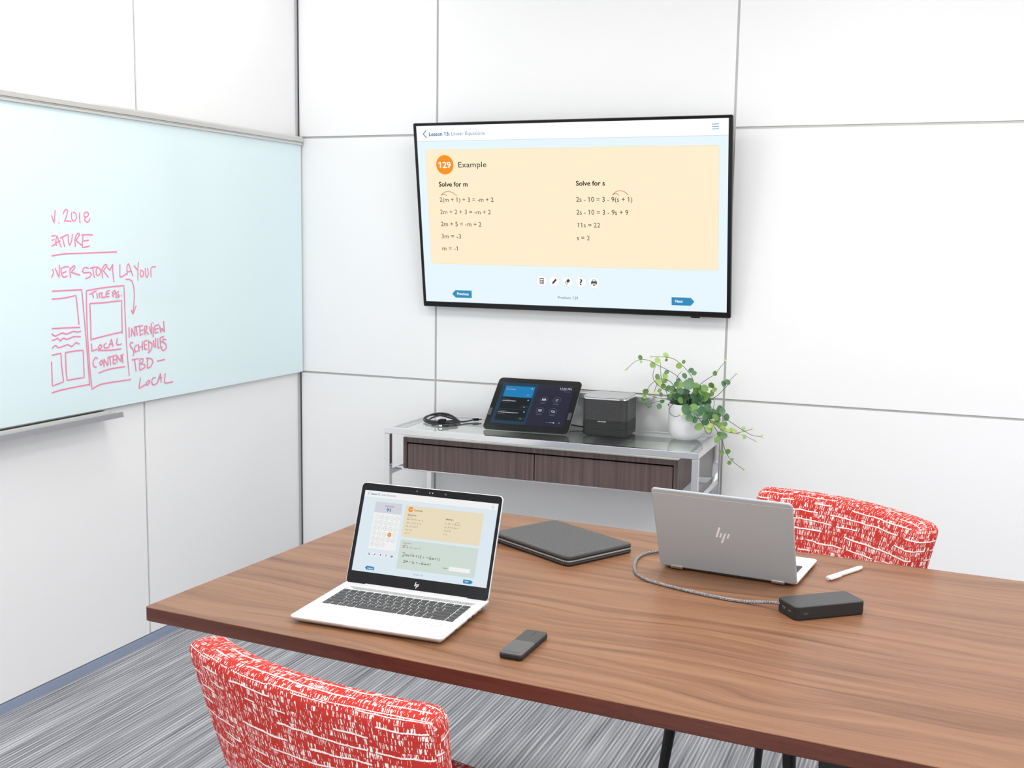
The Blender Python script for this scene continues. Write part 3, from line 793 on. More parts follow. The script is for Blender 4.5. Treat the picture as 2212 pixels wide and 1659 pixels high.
LEAVES = [(1622,-101,1033,17,0,120,759),
 (1614,-192,1023,17,0,58,707),
 (1592,-169,1005,16,0,-116,757),
 (1550,-186,1030,13,1,123,542),
 (1559,-212,1018,8,0,-60,476),
 (1598,-122,955,17,1,90,255),
 (1629,-134,960,19,0,90,922),
 (1625,-205,946,19,0,158,380),
 (1632,-143,945,15,1,-155,252),
 (1625,-135,926,14,1,-128,587),
 (1560,-132,902,17,1,-156,748),
 (1552,-125,881,13,0,-37,186),
 (1626,-193,917,13,0,-141,784),
 (1677,-120,1002,17,0,-119,780),
 (1689,-105,1014,11,1,66,142),
 (1720,-118,986,15,2,18,455),
 (1736,-141,979,15,2,29,1),
 (1701,-140,968,16,2,-44,5),
 (1807,-116,980,14,1,90,220),
 (1833,-83,940,17,2,107,169),
 (1846,-80,946,17,2,120,296),
 (1802,-147,942,17,1,-79,552),
 (1808,-127,924,15,0,-42,640),
 (1686,-145,933,20,0,-6,707),
 (1661,-143,919,17,1,-130,392),
 (1662,-213,929,15,2,56,369),
 (1626,-109,1019,9,1,-100,958),
 (1737,-215,946,30,2,166,308),
 (1750,-173,938,22,1,0,610),
 (1722,-123,948,19,1,144,346),
 (1760,-192,924,20,1,-101,313),
 (1778,-195,919,17,1,161,492),
 (1791,-206,935,21,1,123,262),
 (1794,-100,905,20,1,96,23),
 (1788,-191,903,27,1,75,413),
 (1678,-157,883,30,2,39,374),
 (1700,-121,873,29,3,51,47),
 (1684,-143,864,25,3,-164,977),
 (1726,-129,872,22,3,-122,951),
 (1757,-183,887,27,2,-71,524),
 (1777,-153,872,29,3,-90,794),
 (1789,-131,880,20,2,-116,603),
 (1800,-186,861,27,2,99,816),
 (1736,-238,863,30,2,-69,443),
 (1759,-234,868,24,1,-6,525),
 (1743,-147,864,24,2,-30,348),
 (1751,-246,833,21,2,-175,94),
 (1768,-238,828,18,2,-104,181),
 (1783,-245,852,24,2,-180,738),
 (1772,-252,856,21,2,18,165),
 (1797,-204,818,20,2,-101,82),
 (1784,-243,804,23,1,-161,415),
 (1794,-247,865,21,2,116,352),
 (1711,-159,910,24,3,-143,431),
 (1689,-107,885,24,3,0,653),
 (1698,-181,915,20,2,66,858),
 (1710,-107,889,20,3,-26,577),
 (1745,-170,900,20,2,-41,806),
 (1705,-188,885,24,3,10,152),
 (1724,-163,870,24,3,-108,464),
 (1766,-170,894,22,2,-56,173),
 (1773,-184,883,20,2,-26,499),
 (1712,-173,867,20,3,-40,298),
 (1667,-115,859,20,3,-126,115),
 (1662,-141,876,15,2,0,982),
 (1754,-145,897,17,2,153,888),
 (1787,-156,908,17,1,-56,91),
 (1841,-192,861,24,2,90,527),
 (1830,-185,839,26,2,26,888),
 (1851,-192,857,18,2,39,64),
 (1864,-175,833,21,2,90,793),
 (1830,-202,836,21,1,-26,601),
 (1835,-187,815,17,0,-165,777),
 (1848,-201,810,16,1,-170,572),
 (1863,-184,810,14,1,63,287),
 (1819,-194,812,15,0,90,271),
 (1823,-234,809,15,0,161,707),
 (1818,-234,797,18,0,-180,979),
 (1845,-188,775,15,1,0,665),
 (1866,-219,775,19,2,14,872),
 (1865,-311,777,20,1,-128,560),
 (1877,-205,789,14,0,-14,333),
 (1884,-182,789,15,0,90,474),
 (1900,-195,789,13,0,131,512),
 (1925,-170,797,13,0,71,816),
 (1938,-224,778,13,0,-63,280),
 (1860,-210,798,17,0,90,755),
 (1876,-186,715,15,1,-20,418),
 (1865,-231,717,13,1,-149,863),
 (1890,-215,681,11,1,-147,887),
 (1895,-195,690,8,1,-7,999),
 (1813,-202,840,21,2,-71,342),
 (1802,-197,842,20,1,-45,542),
 (1802,-101,839,20,2,0,203),
 (1803,-251,843,19,2,-78,488),
 (1550,-117,866,20,2,150,80),
 (1564,-93,842,13,2,23,747),
 (1636,-231,866,15,2,-90,631),
 (1642,-210,881,13,2,-149,594),
 (1634,-203,902,13,2,104,958),
 (1648,-184,982,13,2,-149,638),
 (1658,-151,860,15,2,167,277),
 (1692,-218,947,14,2,-108,163),
 (1688,-173,954,12,2,-156,639),
 (1838,-189,826,15,1,-9,224),
 (1500,-190,984,7,4,-88,646),
 (1495,-191,981,7,4,-146,482),
 (1557,-81,1026,7,4,168,169),
 (1572,-118,1027,7,4,-112,113),
 (1609,-127,1009,7,4,-88,494),
 (1610,-212,909,9,4,-162,425),
 (1611,-201,909,8,4,14,678),
 (1833,-76,1025,7,4,90,604),
 (1841,-92,1027,7,4,45,735),
 (1869,-54,978,7,4,153,0),
 (1880,-76,976,7,4,-34,974),
 (1702,-169,989,6,4,29,887),
 (1722,-249,845,8,4,11,987),
 (1718,-244,847,7,4,135,97),
 (1985,-228,764,7,4,82,347),
 (1987,-142,774,7,4,90,300),
 (1987,-142,765,6,4,-90,838),
 (1961,-195,806,7,4,29,832),
 (1963,-177,798,7,4,-33,551),
 (1939,-205,659,8,4,-108,160),
 (1934,-196,662,7,4,123,577),
 (1886,-185,833,7,4,29,203),
 (1897,-161,816,7,4,80,623),
 (1929,-234,789,8,4,8,840),
 (1820,-198,816,9,4,-180,391),
 (1688,-175,910,9,4,36,629),
 (1695,-194,905,9,4,90,897)]


# ================================================================== SETTING
GAP = 0.0042
def wall(name, axis, us, zs, skip=()):
    """white panels with open joints on a grey backing; axis 'x' = back wall (y=0), 'y' = left wall (x=0)"""
    bm = B(); T = 0.018
    if axis == 'x': box(bm, us[0], 0.005, 0, us[-1], 0.12, CEIL)
    else: box(bm, -0.12, us[-1], 0, -0.005, us[0], CEIL)
    w_ = struct(obj(name, bm, M_CHAN, smooth=0))
    for i in range(len(us)-1):
        for j in range(len(zs)-1):
            a, b = us[i], us[i+1]; z0, z1 = zs[j]+GAP, zs[j+1]-GAP
            bm = B()
            if axis == 'x': bbox(bm, a+GAP, 0, z0, b-GAP, T*0.6, z1, 0.0012)
            else: bbox(bm, -T*0.6, b+GAP, z0, 0, a-GAP, z1, 0.0012)
            obj('wall_panel', bm, M_WALL, w_)
    return w_
ZS = [0.029, 0.8709, 1.8496, CEIL+GAP]
wall('wall_back', 'x', [0.0, 0.6446, 1.819, 2.9934, 4.1678, 5.3422, 6.5], ZS)
wall('wall_left', 'y', [0.0, -0.981, -1.962, -2.943, -3.924, -4.905, -6.5], ZS)
bm = B(); box(bm, -0.12, -6.5, -0.05, 6.5, 0.12, 0); struct(obj('floor', bm, M_CARPET, smooth=0))
bm = B(); box(bm, -0.12, -6.5, CEIL, 6.5, 0.12, CEIL+0.05); struct(obj('ceiling', bm, M_CEIL, smooth=0))
bm = B(); bbox(bm, -0.004, -6.5, 0, 0.004, -0.012, 0.029, 0.001); struct(obj('baseboard_left', bm, M_BASE))
bm = B(); bbox(bm, 0.012, -0.004, 0, 6.5, 0.004, 0.029, 0.001); struct(obj('baseboard_back', bm, M_BASE))
bm = B(); bbox(bm, -0.002, -0.0115, 0, 0.008, 0.0, CEIL, 0.001); box(bm, 0.0082, -0.004, 0, 0.0112, 0.0, CEIL, 1); struct(obj('trim_1', bm, [M_POST, M_GAP]))
# ceiling lamps
for x, y, s, p in LAMPS:
    t = thing('ceiling_light', 'square flush ceiling light panel', 'ceiling light', (x, y, CEIL), group='ceiling light panels')
    bm = B(); slab(bm, -s/2-0.02, -s/2-0.02, s/2+0.02, s/2+0.02, 0.005, [(0, 0), (0, -0.012), (0.018, -0.012)], cap1=False, n=2); obj('frame', bm, M_ALU, t)
    bm = B(); flat(bm, rr(-s/2, -s/2, s/2, s/2, 0.004, 2), -0.010, 0); obj('diffuser', bm, mat('lamp diffuser', (0.9, 0.9, 0.9, 1), 0.6, emit=(1, 1, 1, 1), es=2.0), t)
    ld = bpy.data.lights.new('panel_light', 'AREA'); ld.shape = 'SQUARE'; ld.size = s*0.95; ld.energy = p; ld.color = (1.0, 0.985, 0.96)
    lo = bpy.data.objects.new('lamp', ld); COL.objects.link(lo); lo.parent = t; lo.location = (0, 0, -0.016)
for x, y, p in SPOTS:
    t = thing('downlight', 'small round recessed downlight near the corner', 'ceiling light', (x, y, CEIL))
    bm = B(); lathe(bm, [(0.075, 0), (0.075, -0.008), (0.058, -0.008), (0.052, -0.002)], 32, cap0=False); obj('trim_ring', bm, M_WHITEP, t)
    ld = bpy.data.lights.new('downlight', 'AREA'); ld.shape = 'DISK'; ld.size = 0.1; ld.energy = p; ld.color = (1.0, 0.98, 0.95)
    lo = bpy.data.objects.new('lamp', ld); COL.objects.link(lo); lo.parent = t; lo.location = (0, 0, -0.012)

# ================================================================== GLASS WRITING BOARD on the left wall
t = thing('glass_board', 'pale cyan glass writing board on the left wall with pink handwriting', 'writing board', (0.0, -0.013, 0.873))
BL = 2.4
bm = B(); bbox(bm, 0.001, -BL, 0.0, 0.026, 0.0, 0.948, 0.0015); obj('board_panel', bm, M_BOARD, t)
bm = B()   # aluminium hanging rail along the top edge
prof = [(0.001, 0.945), (0.034, 0.945), (0.034, 0.952), (0.029, 0.954), (0.029, 0.957), (0.036, 0.958), (0.037, 0.972), (0.033, 0.978), (0.001, 0.978)]
loft(bm, [[(x, y, z) for x, z in prof] for y in (0.0, -BL)]); obj('top_rail', bm, M_ALU, t, smooth=30)
bm = B(); box(bm, 0.001, -BL, -0.006, 0.012, 0.0, -0.0005); obj('bottom_channel', bm, M_ALU, t)
bm = B()
for k, s in enumerate(STROKES):
    if len(s) == 2 and abs(s[0][0]-s[1][0]) + abs(s[0][1]-s[1][1]) < 4: s = [s[0], (s[0][0], s[0][1]-5)]
    ribbon(bm, [(a*0.001+0.013, b*0.001-0.873) for a, b in s], 0.0044, plane=lambda a, b, i, k=k: (0.0263+k*1e-5+i*1.5e-6, a, b))
obj('handwriting', bm, M_INK, t, smooth=0)['label'] = 'pink marker handwriting and page sketches'
def tray(name, label, loc, rot, L):
    t = thing(name, label, 'tray', loc, rot)
    bm = B()   # open channel: wall flange, sloping bed with ribs, front lip
    pr = [(0.0, 0.0), (0.0, 0.004), (0.028, 0.001), (0.029, 0.005), (0.031, 0.005), (0.032, 0.001), (0.056, -0.002), (0.057, 0.002), (0.059, 0.002), (0.060, -0.0025), (0.080, -0.005), (0.080, -0.008), (0.0, -0.003)]
    loft(bm, [[(a, y, z) for a, z in pr] for y in (0, -L)]); obj('channel', bm, M_ALU, t, smooth=20)
    bm = B(); loft(bm, [[(a, y, z) for a, z in ((0.080, 0.0035), (0.084, 0.0035), (0.088, -0.0125), (0.078, -0.010))] for y in (0.004, -L)]); obj('front_lip', bm, M_ALUD, t, smooth=20)
    return t
tray('marker_tray', 'long aluminium marker tray hung under the glass board', (0.0, -1.19, 0.8615), (0, 0, 0), 1.1)
tray('marker_tray', 'short aluminium marker tray on the back wall behind the speaker', (1.560, 0.0, 0.868), (0, 0, -PI/2), 0.32)

# ================================================================== TELEVISION
TVW, TVH = 1.2305, 0.7134
t = thing('television', 'large black framed television on the back wall showing a linear equations lesson', 'television', (0.6114, -0.045, 1.1737), (PI/2+0.1402, 0, -0.0053))
bm = B(); slab(bm, 0.003, 0.003, TVW-0.003, TVH-0.003, 0.006, [(0.012, -0.030), (0.004, -0.027), (0, -0.016), (0, -0.006)], n=4); obj('casing', bm, M_BLACKM, t)
bm = B()
o_ = rr(0, 0, TVW, TVH, 0.006, 4); i_ = rr(0.0120, 0.0208, TVW-0.0150, TVH-0.0112, 0.001, 4); i2 = rr(0.0112, 0.020, TVW-0.0142, TVH-0.0104, 0.001, 4)
o1 = rr(0.0022, 0.0022, TVW-0.0022, TVH-0.0022, 0.005, 4); o2 = rr(0.005, 0.006, TVW-0.005, TVH-0.005, 0.004, 4)
loft(bm, [[(x, y, z) for x, y in L] for L, z in ((o_, -0.014), (o_, -0.003), (o1, -0.0002), (o2, -0.0006), (i2, -0.0012), (i_, -0.004))], False, False); obj('bezel', bm, M_BLACKG, t)
ti = list(TV_ITEMS) + icons(TV_ICONS, 20.5)
screen_mesh('screen', ti, t, Matrix.Translation((0, 0, -0.0038)), 1.0)
bm = B(); bbox(bm, 1.085, -0.004, -0.012, 1.118, 0.001, -0.002, 0.0012); obj('sensor', bm, M_BLACKG, t)
bm = B(); box(bm, 0.4, 0.28, -0.075, 0.83, 0.45, -0.030); obj('wall_bracket', bm, M_BLACKM, t)

# ================================================================== CONSOLE TABLE
CT = 0.741
CW, CD, CB = 1.184, 0.388, 0.022
t = thing('console_table', 'chrome framed console table with glass top and dark wood drawers against the back wall', 'console table', (0.637, -0.4195, 0), (0, 0, 0.0106))
def bar(name, *a):
    bm = B(); bbox(bm, *a, 0.0015); return obj(name, bm, M_CHROME, t)
for x in (0, CW-CB):
    for y in (0, CD-CB): bar('leg', x, y, 0, x+CB, y+CB, CT-CB)
bar('top_rail', 0, 0, CT-CB, CW, CB, CT); bar('top_rail', 0, CD-CB, CT-CB, CW, CD, CT)
bar('top_rail', 0, CB, CT-CB, CB, CD-CB, CT); bar('top_rail', CW-CB, CB, CT-CB, CW, CD-CB, CT)
for x in (0.0, CW-CB): bar('side_rail', x, CB, 0.563, x+CB, CD-CB, 0.585)
bar('support_rail', CB, 0.05, 0.575, CW-CB, 0.066, 0.584); bar('support_rail', CB, CD-CB, 0.563, CW-CB, CD, 0.585)
for x in (0.0, CW-CB): bar('foot_rail', x, CB, 0.06, x+CB, CD-CB, 0.082)
bm = B(); bbox(bm, CB, CB, CT-0.010, CW-CB, CD-CB, CT-0.0005, 0.0008); obj('glass_top', bm, M_GLASS, t)
X0, X1, Y0, Y1, ZB, ZT = 0.064, 1.1085, 0.030, 0.345, 0.5855, 0.7055
bm = B()
box(bm, X0, Y0, ZT-0.019, X1, Y1, ZT-0.0006); box(bm, X0, Y0, ZB, X0+0.014, Y1, ZT-0.019); box(bm, X1-0.014, Y0, ZB, X1, Y1, ZT-0.019)
box(bm, X0+0.014, Y1-0.012, ZB, X1-0.014, Y1, ZT-0.019); box(bm, X0+0.014, Y0+0.05, ZB, X1-0.014, Y1-0.012, ZB+0.008)
obj('carcass', bm, M_VENEER, t, smooth=0)
bm = B(); box(bm, X0+0.0004, Y0+0.0004, ZT-0.0006, X1-0.0004, Y1, ZT+0.0004); obj('top_board', bm, mat('pale olive grey board', (0.76, 0.76, 0.71, 1), 0.4), t, smooth=0)
xm = (X0+X1)/2
bm = B(); box(bm, X0+0.014, Y0+0.006, ZT-0.0262, X1-0.014, Y0+0.05, ZT-0.0188); box(bm, X0+0.0138, Y0+0.006, ZB, X0+0.0185, Y0+0.05, ZT-0.019); box(bm, X1-0.0185, Y0+0.006, ZB, X1-0.0138, Y0+0.05, ZT-0.019); box(bm, xm-0.003, Y0+0.006, ZB, xm+0.003, Y0+0.05, ZT-0.019); obj('painted_gap_shade', bm, mat('black painted gap shade', (0.004, 0.004, 0.004, 1), 0.9, spec=0.0), t, smooth=0)  # black strips set behind the drawer gaps, painting in their shade
for a, b in ((X0+0.0175, xm-0.0018), (xm+0.0018, X1-0.0175)):
    bm = B(); bbox(bm, a, Y0+0.001, ZB-0.001, b, Y0+0.03, ZT-0.0245, 0.0008); d_ = obj('drawer', bm, M_VENEER, t)
    bm = B(); box(bm, a+0.01, Y0+0.03, ZB+0.009, b-0.01, Y1-0.02, ZT-0.03); obj('drawer_box', bm, M_BLACKM, d_, smooth=0)

# ---- coiled cables
t = thing('cable_bundle', 'coiled black cables tied with a strap on the left of the glass console', 'cable', (0.775, -0.21, CT))
rnd = random.Random(3)
for k in range(4):
    pts = []; ph = rnd.uniform(0, 6); rx = 0.070-0.004*k; ry = 0.064-0.005*k
    for i in range(33):
        a = 2*PI*i/32
        hump = 0.014*max(0, math.sin(a-0.9+0.25*k))**2
        pts.append((rx*math.cos(a)+0.002*math.sin(3*a+ph), ry*math.sin(a)+0.002*math.cos(2*a+ph), 0.0035+0.004*(k % 3)+hump+0.0015*math.sin(2*a+ph)))
    bm = B(); tube(bm, pts, 0.0031, 8); obj('cable_loop', bm, M_RUB, t)
bm = B(); tube(bm, [(0.03, -0.058, 0.010), (0.06, -0.03, 0.008), (0.085, 0.02, 0.0045), (0.102, 0.055, 0.006)], 0.003, 8, smooth=5); tl = obj('cable_tail', bm, M_RUB, t)
bm = B(); Mx = Matrix.Translation((0.112, 0.068, 0.008)) @ Matrix.Rotation(0.9, 4, 'Z')
q = B(); bbox(q, -0.012, -0.006, -0.005, 0.012, 0.006, 0.005, 0.0015); merge(bm, q, Mx, 0); q = B(); bbox(q, 0.012, -0.005, -0.003, 0.024, 0.005, 0.003, 0.0006); merge(bm, q, Mx, 1)
obj('plug', bm, [M_RUB, M_CHROME], t)
bm = B(); tube(bm, [(0.05, -0.045, 0.006), (0.085, -0.05, 0.0045), (0.095, -0.075, 0.0045), (0.075, -0.1, 0.0045)], 0.003, 8, smooth=5); obj('cable_tail', bm, M_RUB, t)
bm = B(); Mx = Matrix.Translation((0.062, -0.104, 0.0055)) @ Matrix.Rotation(3.3, 4, 'Z')
q = B(); bbox(q, -0.013, -0.006, -0.005, 0.010, 0.006, 0.005, 0.0015); merge(bm, q, Mx, 0); q = B(); bbox(q, 0.010, -0.005, -0.003, 0.022, 0.005, 0.003, 0.0006); merge(bm, q, Mx, 1)
obj('plug', bm, [M_RUB, M_CHROME], t)
bm = B(); slab(bm, 0.015, -0.072, 0.040, -0.040, 0.006, bev(0.0002, 0.021, 0.004)); obj('strap', bm, M_STRAP, t)

# ---- conference tablet
TA, TW, TH = 0.723, 0.3311, 0.2574
t = thing('tablet_controller', 'black tilted touch screen controller on the glass console showing a clock', 'tablet', (0.9801, -0.2946, CT), (0, 0, 0.0513))
MT = Matrix.Translation((0, 0, 0.0044)) @ Matrix.Rotation(TA, 4, 'X')
bm = B(); slab(bm, 0, 0, TW, TH, 0.017, [(0.022, -0.018), (0.008, -0.011), (0.0012, -0.007), (0.0, -0.0045)]); obj('shell', bm, M_SILVERL, t, MT)
bm = B(); slab(bm, 0.0008, 0.0008, TW-0.0008, TH-0.0008, 0.0165, [(0, -0.0045), (0, -0.0006), (0.0008, 0)]); fr_ = obj('front_glass', bm, M_BLACKG, t, MT)
bm = B()
slab(bm, 0.003, 0.0665, 0.0155, 0.1015, 0.0012, bev(0.0001, 0.0012, 0.0004), n=2); obj('side_sensor', bm, M_DGREY, fr_); bm = B(); slab(bm, TW-0.018, 0.0665, TW-0.0055, 0.1015, 0.0012, bev(0.0001, 0.0012, 0.0004), n=2)
obj('side_sensor', bm, M_DGREY, fr_)
ui = [('R', 'navy', 23, 29, 306, 232.5, 0), ('P', 'purple', [(166, 232.5), (306, 232.5), (306, 29), (160, 29)]), ('R', 'cyan', 38, 161, 154.5, 216, 0), ('R', 'dcard', 37.5, 102, 153.5, 160, 0), ('R', 'dcard', 36, 45, 152.5, 99.5, 0)]
for (a, b, n_, c) in ((42, 205, 30, 'uig'), (42, 197, 40, 'cyan'), (42, 147, 30, 'uig'), (41.5, 139.5, 54, 'uiw'), (41, 132, 26, 'uig'), (40.5, 90, 32, 'uig'), (40, 82, 80, 'uiw'), (39.5, 74, 26, 'uig')):
    rn = random.Random(int(b)); x = a
    while x < a+n_:
        l_ = rn.uniform(2.5, 8); ui.append(('R', 'uiw' if c == 'cyan' else c, x, b, min(x+l_, a+n_), b+(2.8 if n_ > 50 else 1.6), 0)); x += l_+1.4
for b in (205.8, 147.8, 90.4): ui.append(('D', 'uiw', 143+(b-147)*0.03, b, 2.6, 0))
for b in (168.5, 109, 52): ui += [('R', 'uig', 123, b, 148, b+9.5, 1), ('R', 'cyan' if b > 160 else 'dcard', 123.4, b+0.4, 147.6, b+9.1, 1), ('R', 'uiw', 132, b+4, 139, b+5.6, 0)]
ui.append(('T', 'uiw', 0, '12:05 PM', 252, 208.6, 45, 11.5))
ui.append(('R', 'uig', 272, 200, 296, 201.5, 0))
for k, (a, b) in enumerate(((203.4, 156.4), (254.2, 156.9), (201.2, 102.6), (252.1, 101.0))):
    ui += [('D', 'uig', a, b, 15.5, 0), ('D', 'purple', a, b, 14.8, 0)]
    if k == 0:
        for dx in (-5.5, 0, 5.5): ui += [('D', 'uiw', a+dx, b+3, 2.2, 0), ('R', 'uiw', a+dx-2.2, b-5, a+dx+2.2, b+0.4, 1)]
    elif k == 1:
        for dx in (-4, 0, 4):
            for dy in (-4, 0, 4): ui.append(('D', 'uiw', a+dx, b+dy+1, 1.1, 0))
        ui.append(('D', 'uiw', a, b-7, 1.1, 0))
    elif k == 2: ui += [('R', 'uiw', a-7, b-4, a+7, b+5.5, 1), ('R', 'purple', a-5.6, b-2.6, a+5.6, b+4.2, 0), ('P', 'uiw', [(a-2, b-2), (a+3, b+1), (a-2, b+4)]), ('R', 'uiw', a-3, b-6, a+3, b-4.8, 0)]
    else: ui += [('R', 'uiw', a-7, b-3, a+5, b+5, 1), ('R', 'purple', a-5.6, b-1.6, a+3.6, b+3.8, 0), ('R', 'uiw', a, b-6, a+8, b+0.5, 1), ('R', 'purple', a+1.2, b-4.6, a+6.8, b-1, 0)]
    ui.append(('R', 'uig', a-11, b-21, a+11, b-19.4, 0))
ui += [('R', 'uig', 238, 46, 246, 48.5, 0), ('R', 'uiw', 250, 46.8, 266, 48, 0), ('D', 'uiw', 267, 47.4, 2.8, 0), ('D', 'uig', 287, 48, 3.6, 0), ('D', 'purple', 287, 48, 1.6, 0)]
screen_mesh('display', ui, t, MT @ Matrix.Translation((0, 0, 0.0002)), 0.85, ' dim', 1.2e-5)
bm = B(); Mx = MT
loft(bm, [[(x, y, z) for y, z in ((0.06, 0.0), (0.205, 0.0), (0.205, 0.012), (0.085, 0.028+0.012))] for x in (0.05, TW-0.05)])
obj('wedge_stand', bm, M_DGREY, t)
bm = B(); tube(bm, [(0.27, 0.15, 0.02), (0.30, 0.165, 0.012), (0.345, 0.16, 0.0075), (0.37, 0.15, 0.006)], 0.0024, 8, smooth=6); obj('cable', bm, M_RUB, t)

# ---- speaker
t = thing('conference_speaker', 'black cube shaped conference speaker with perforated sides on the glass console', 'speaker', (1.357, -0.262, CT), (0, 0, 0.03))
SW = 0.167
for a in (0.03, SW-0.03):
    for b in (0.03, SW-0.03): bm = B(); lathe(bm, [(0.009, 0), (0.01, 0.0045)], 16, c=(a, b)); obj('foot', bm, M_RUB, t)
bm = B(); slab(bm, 0, 0, SW, SW, 0.027, [(0.008, 0.0035), (0.001, 0.007), (0, 0.012), (0, 0.0255), (0.001, 0.0265)]); obj('base_module', bm, M_BLACKM, t)
bm = B(); slab(bm, 0, 0, SW, SW, 0.027, [(0.001, 0.028), (0, 0.029), (0, 0.0505), (0.001, 0.0515)]); md_ = obj('audio_module', bm, M_BLACKM, t)
bm = B(); slab(bm, 0.0015, 0.0015, SW-0.0015, SW-0.0015, 0.026, [(0, 0.02), (0, 0.06)]); obj('core', bm, M_GAP, t)
bm = B(); slab(bm, 0, 0, SW, SW, 0.027, [(0.001, 0.053), (0, 0.054), (0, 0.061), (0.001, 0.0615)]); obj('trim_band', bm, M_BLACKM, t)
bm = B(); slab(bm, 0.0004, 0.0004, SW-0.0004, SW-0.0004, 0.027, [(0, 0.0615), (0, 0.1375)], n=10); obj('perforated_body', bm, M_PERF, t)
bm = B(); slab(bm, 0, 0, SW, SW, 0.027, [(0, 0.1375), (0, 0.1415), (0.002, 0.1432)], n=10); obj('chrome_rim', bm, M_CHROME, t)
bm = B(); slab(bm, 0.001, 0.001, SW-0.001, SW-0.001, 0.027, [(0.001, 0.1430), (0.0, 0.1445), (0.001, 0.1462), (0.004, 0.147)], n=10); obj('top_plate', bm, mat('smoked grey top', (0.30, 0.30, 0.305, 1), 0.16), t)
bm = B(); text(bm, 'BANG & OLUFSEN', 0.062, 0.0562, 0.0028, 0.030, True); obj('lettering', bm, M_LOGO, t, Matrix.Translation((0, -0.0003, 0)) @ Matrix.Rotation(PI/2, 4, 'X'), smooth=0)
bm = B(); tube(bm, [(-0.02, 0.133, 0.004), (-0.005, 0.13, 0.006), (0.004, 0.128, 0.012)], 0.0024, 8, smooth=4); obj('cable', bm, M_RUB, t)

# ---- plant
PX, PY = 1.717, -0.150
t = thing('potted_plant', 'trailing round leaved green plant in a white pot at the right end of the console', 'plant', (PX, PY, CT))
bm = B()
pr = [(0.030, 0.0), (0.040, 0.001), (0.051, 0.007), (0.060, 0.018), (0.0645, 0.034), (0.0655, 0.055), (0.0648, 0.09), (0.064, 0.128), (0.0625, 0.130), (0.0605, 0.128), (0.061, 0.09), (0.058, 0.03)]
lathe(bm, pr, 44, cap1=False); obj('pot', bm, M_POT, t)
bm = B(); lathe(bm, [(0.0585, 0.108), (0.03, 0.114), (0.008, 0.115)], 28, cap0=False); obj('soil', bm, M_SOIL, t)
for s in STEMS:
    pts = [Vector((a*0.001-PX, b*0.001-PY, c*0.001-CT)) for a, b, c in s]
    bm = B(); tube(bm, pts, 0.0013, 6, smooth=5, taper=0.65); obj('stem', bm, M_STEM, t)
bm = B(); rt = Vector((0.928, 0.372, 0.02)); up = Vector((0.0, 0.0, 1.0)); nv = Vector((0.365, -0.92, 0.13))
def leaf(bm, c, size, d, n, mi, rn):
    d = d.normalized(); n = (n-d*n.dot(d)).normalized(); s = d.cross(n)
    slim = 0.5 if mi == 4 else rn.uniform(0.78, 1.0)
    out = []; K = 14
    for i in range(K):
        a = 2*PI*i/K; ca, sa = math.cos(a), math.sin(a)
        rad = 0.5*(1-0.10*ca) if mi != 4 else 0.5*(1-0.25*ca*ca)
        p = c + d*(size*rad*(-ca)) + s*(size*rad*sa*slim) + n*(size*0.10*abs(sa)+size*0.05*ca)
        out.append(bm.verts.new(p))
    m = [bm.verts.new(c + d*(size*k) - n*size*0.02) for k in (-0.22, 0.06, 0.3)]
    V = out
    # out[0] is the base (towards the stem), out[7] the tip
    def F(*q):
        f = bm.faces.new(q); f.material_index = mi; f.smooth = True
    for side in (1, -1):
        I = lambda k: V[(side*k) % K]
        F(I(0), I(1), m[0]); F(I(1), I(2), m[0]); F(I(2), I(3), m[0]); F(I(3), m[1], m[0]); F(I(3), I(4), m[1]); F(I(4), I(5), m[2], m[1]); F(I(5), I(6), m[2]); F(I(6), I(7), m[2])
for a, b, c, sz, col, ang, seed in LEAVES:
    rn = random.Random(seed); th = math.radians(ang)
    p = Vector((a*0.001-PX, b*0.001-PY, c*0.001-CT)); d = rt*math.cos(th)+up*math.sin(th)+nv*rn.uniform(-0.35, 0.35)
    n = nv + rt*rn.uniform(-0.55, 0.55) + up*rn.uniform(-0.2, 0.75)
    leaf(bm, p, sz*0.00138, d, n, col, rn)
rn = random.Random(11)
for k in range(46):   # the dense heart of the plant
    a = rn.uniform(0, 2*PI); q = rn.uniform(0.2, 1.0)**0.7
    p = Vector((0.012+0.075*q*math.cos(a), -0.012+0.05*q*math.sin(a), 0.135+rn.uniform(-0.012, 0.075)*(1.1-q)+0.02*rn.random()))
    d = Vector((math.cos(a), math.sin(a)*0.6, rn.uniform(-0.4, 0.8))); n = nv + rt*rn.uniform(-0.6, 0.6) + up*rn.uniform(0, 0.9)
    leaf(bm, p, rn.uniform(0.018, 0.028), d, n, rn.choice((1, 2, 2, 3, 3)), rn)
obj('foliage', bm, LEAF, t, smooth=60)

# ================================================================== CONFERENCE TABLE
TZ = 0.735
t = thing('conference_table', 'large walnut conference table with a dark edge in the foreground', 'table', (1.1916, -2.4088, 0), (0, 0, -0.0655))
TL, TD = 2.6, 1.003
bm = B(); vs = slab(bm, 0, 0, TL, TD, 0.006, [(0.002, TZ-0.0285), (0, TZ-0.0265), (0, TZ-0.0015), (0.0005, TZ-0.0004), (0.0016, TZ)], n=4)
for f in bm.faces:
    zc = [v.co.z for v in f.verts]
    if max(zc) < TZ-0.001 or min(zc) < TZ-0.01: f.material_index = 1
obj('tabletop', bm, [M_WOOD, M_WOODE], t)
for x in (1.25, 2.1):
    bm = B(); bbox(bm, x-0.035, 0.35, 0.03, x+0.035, 0.65, TZ-0.0285, 0.004); obj('pedestal', bm, M_BLACKM, t)
    bm = B(); bbox(bm, x-0.045, 0.12, 0.0, x+0.045, 0.88, 0.03, 0.006); obj('base_foot', bm, M_BLACKM, t)

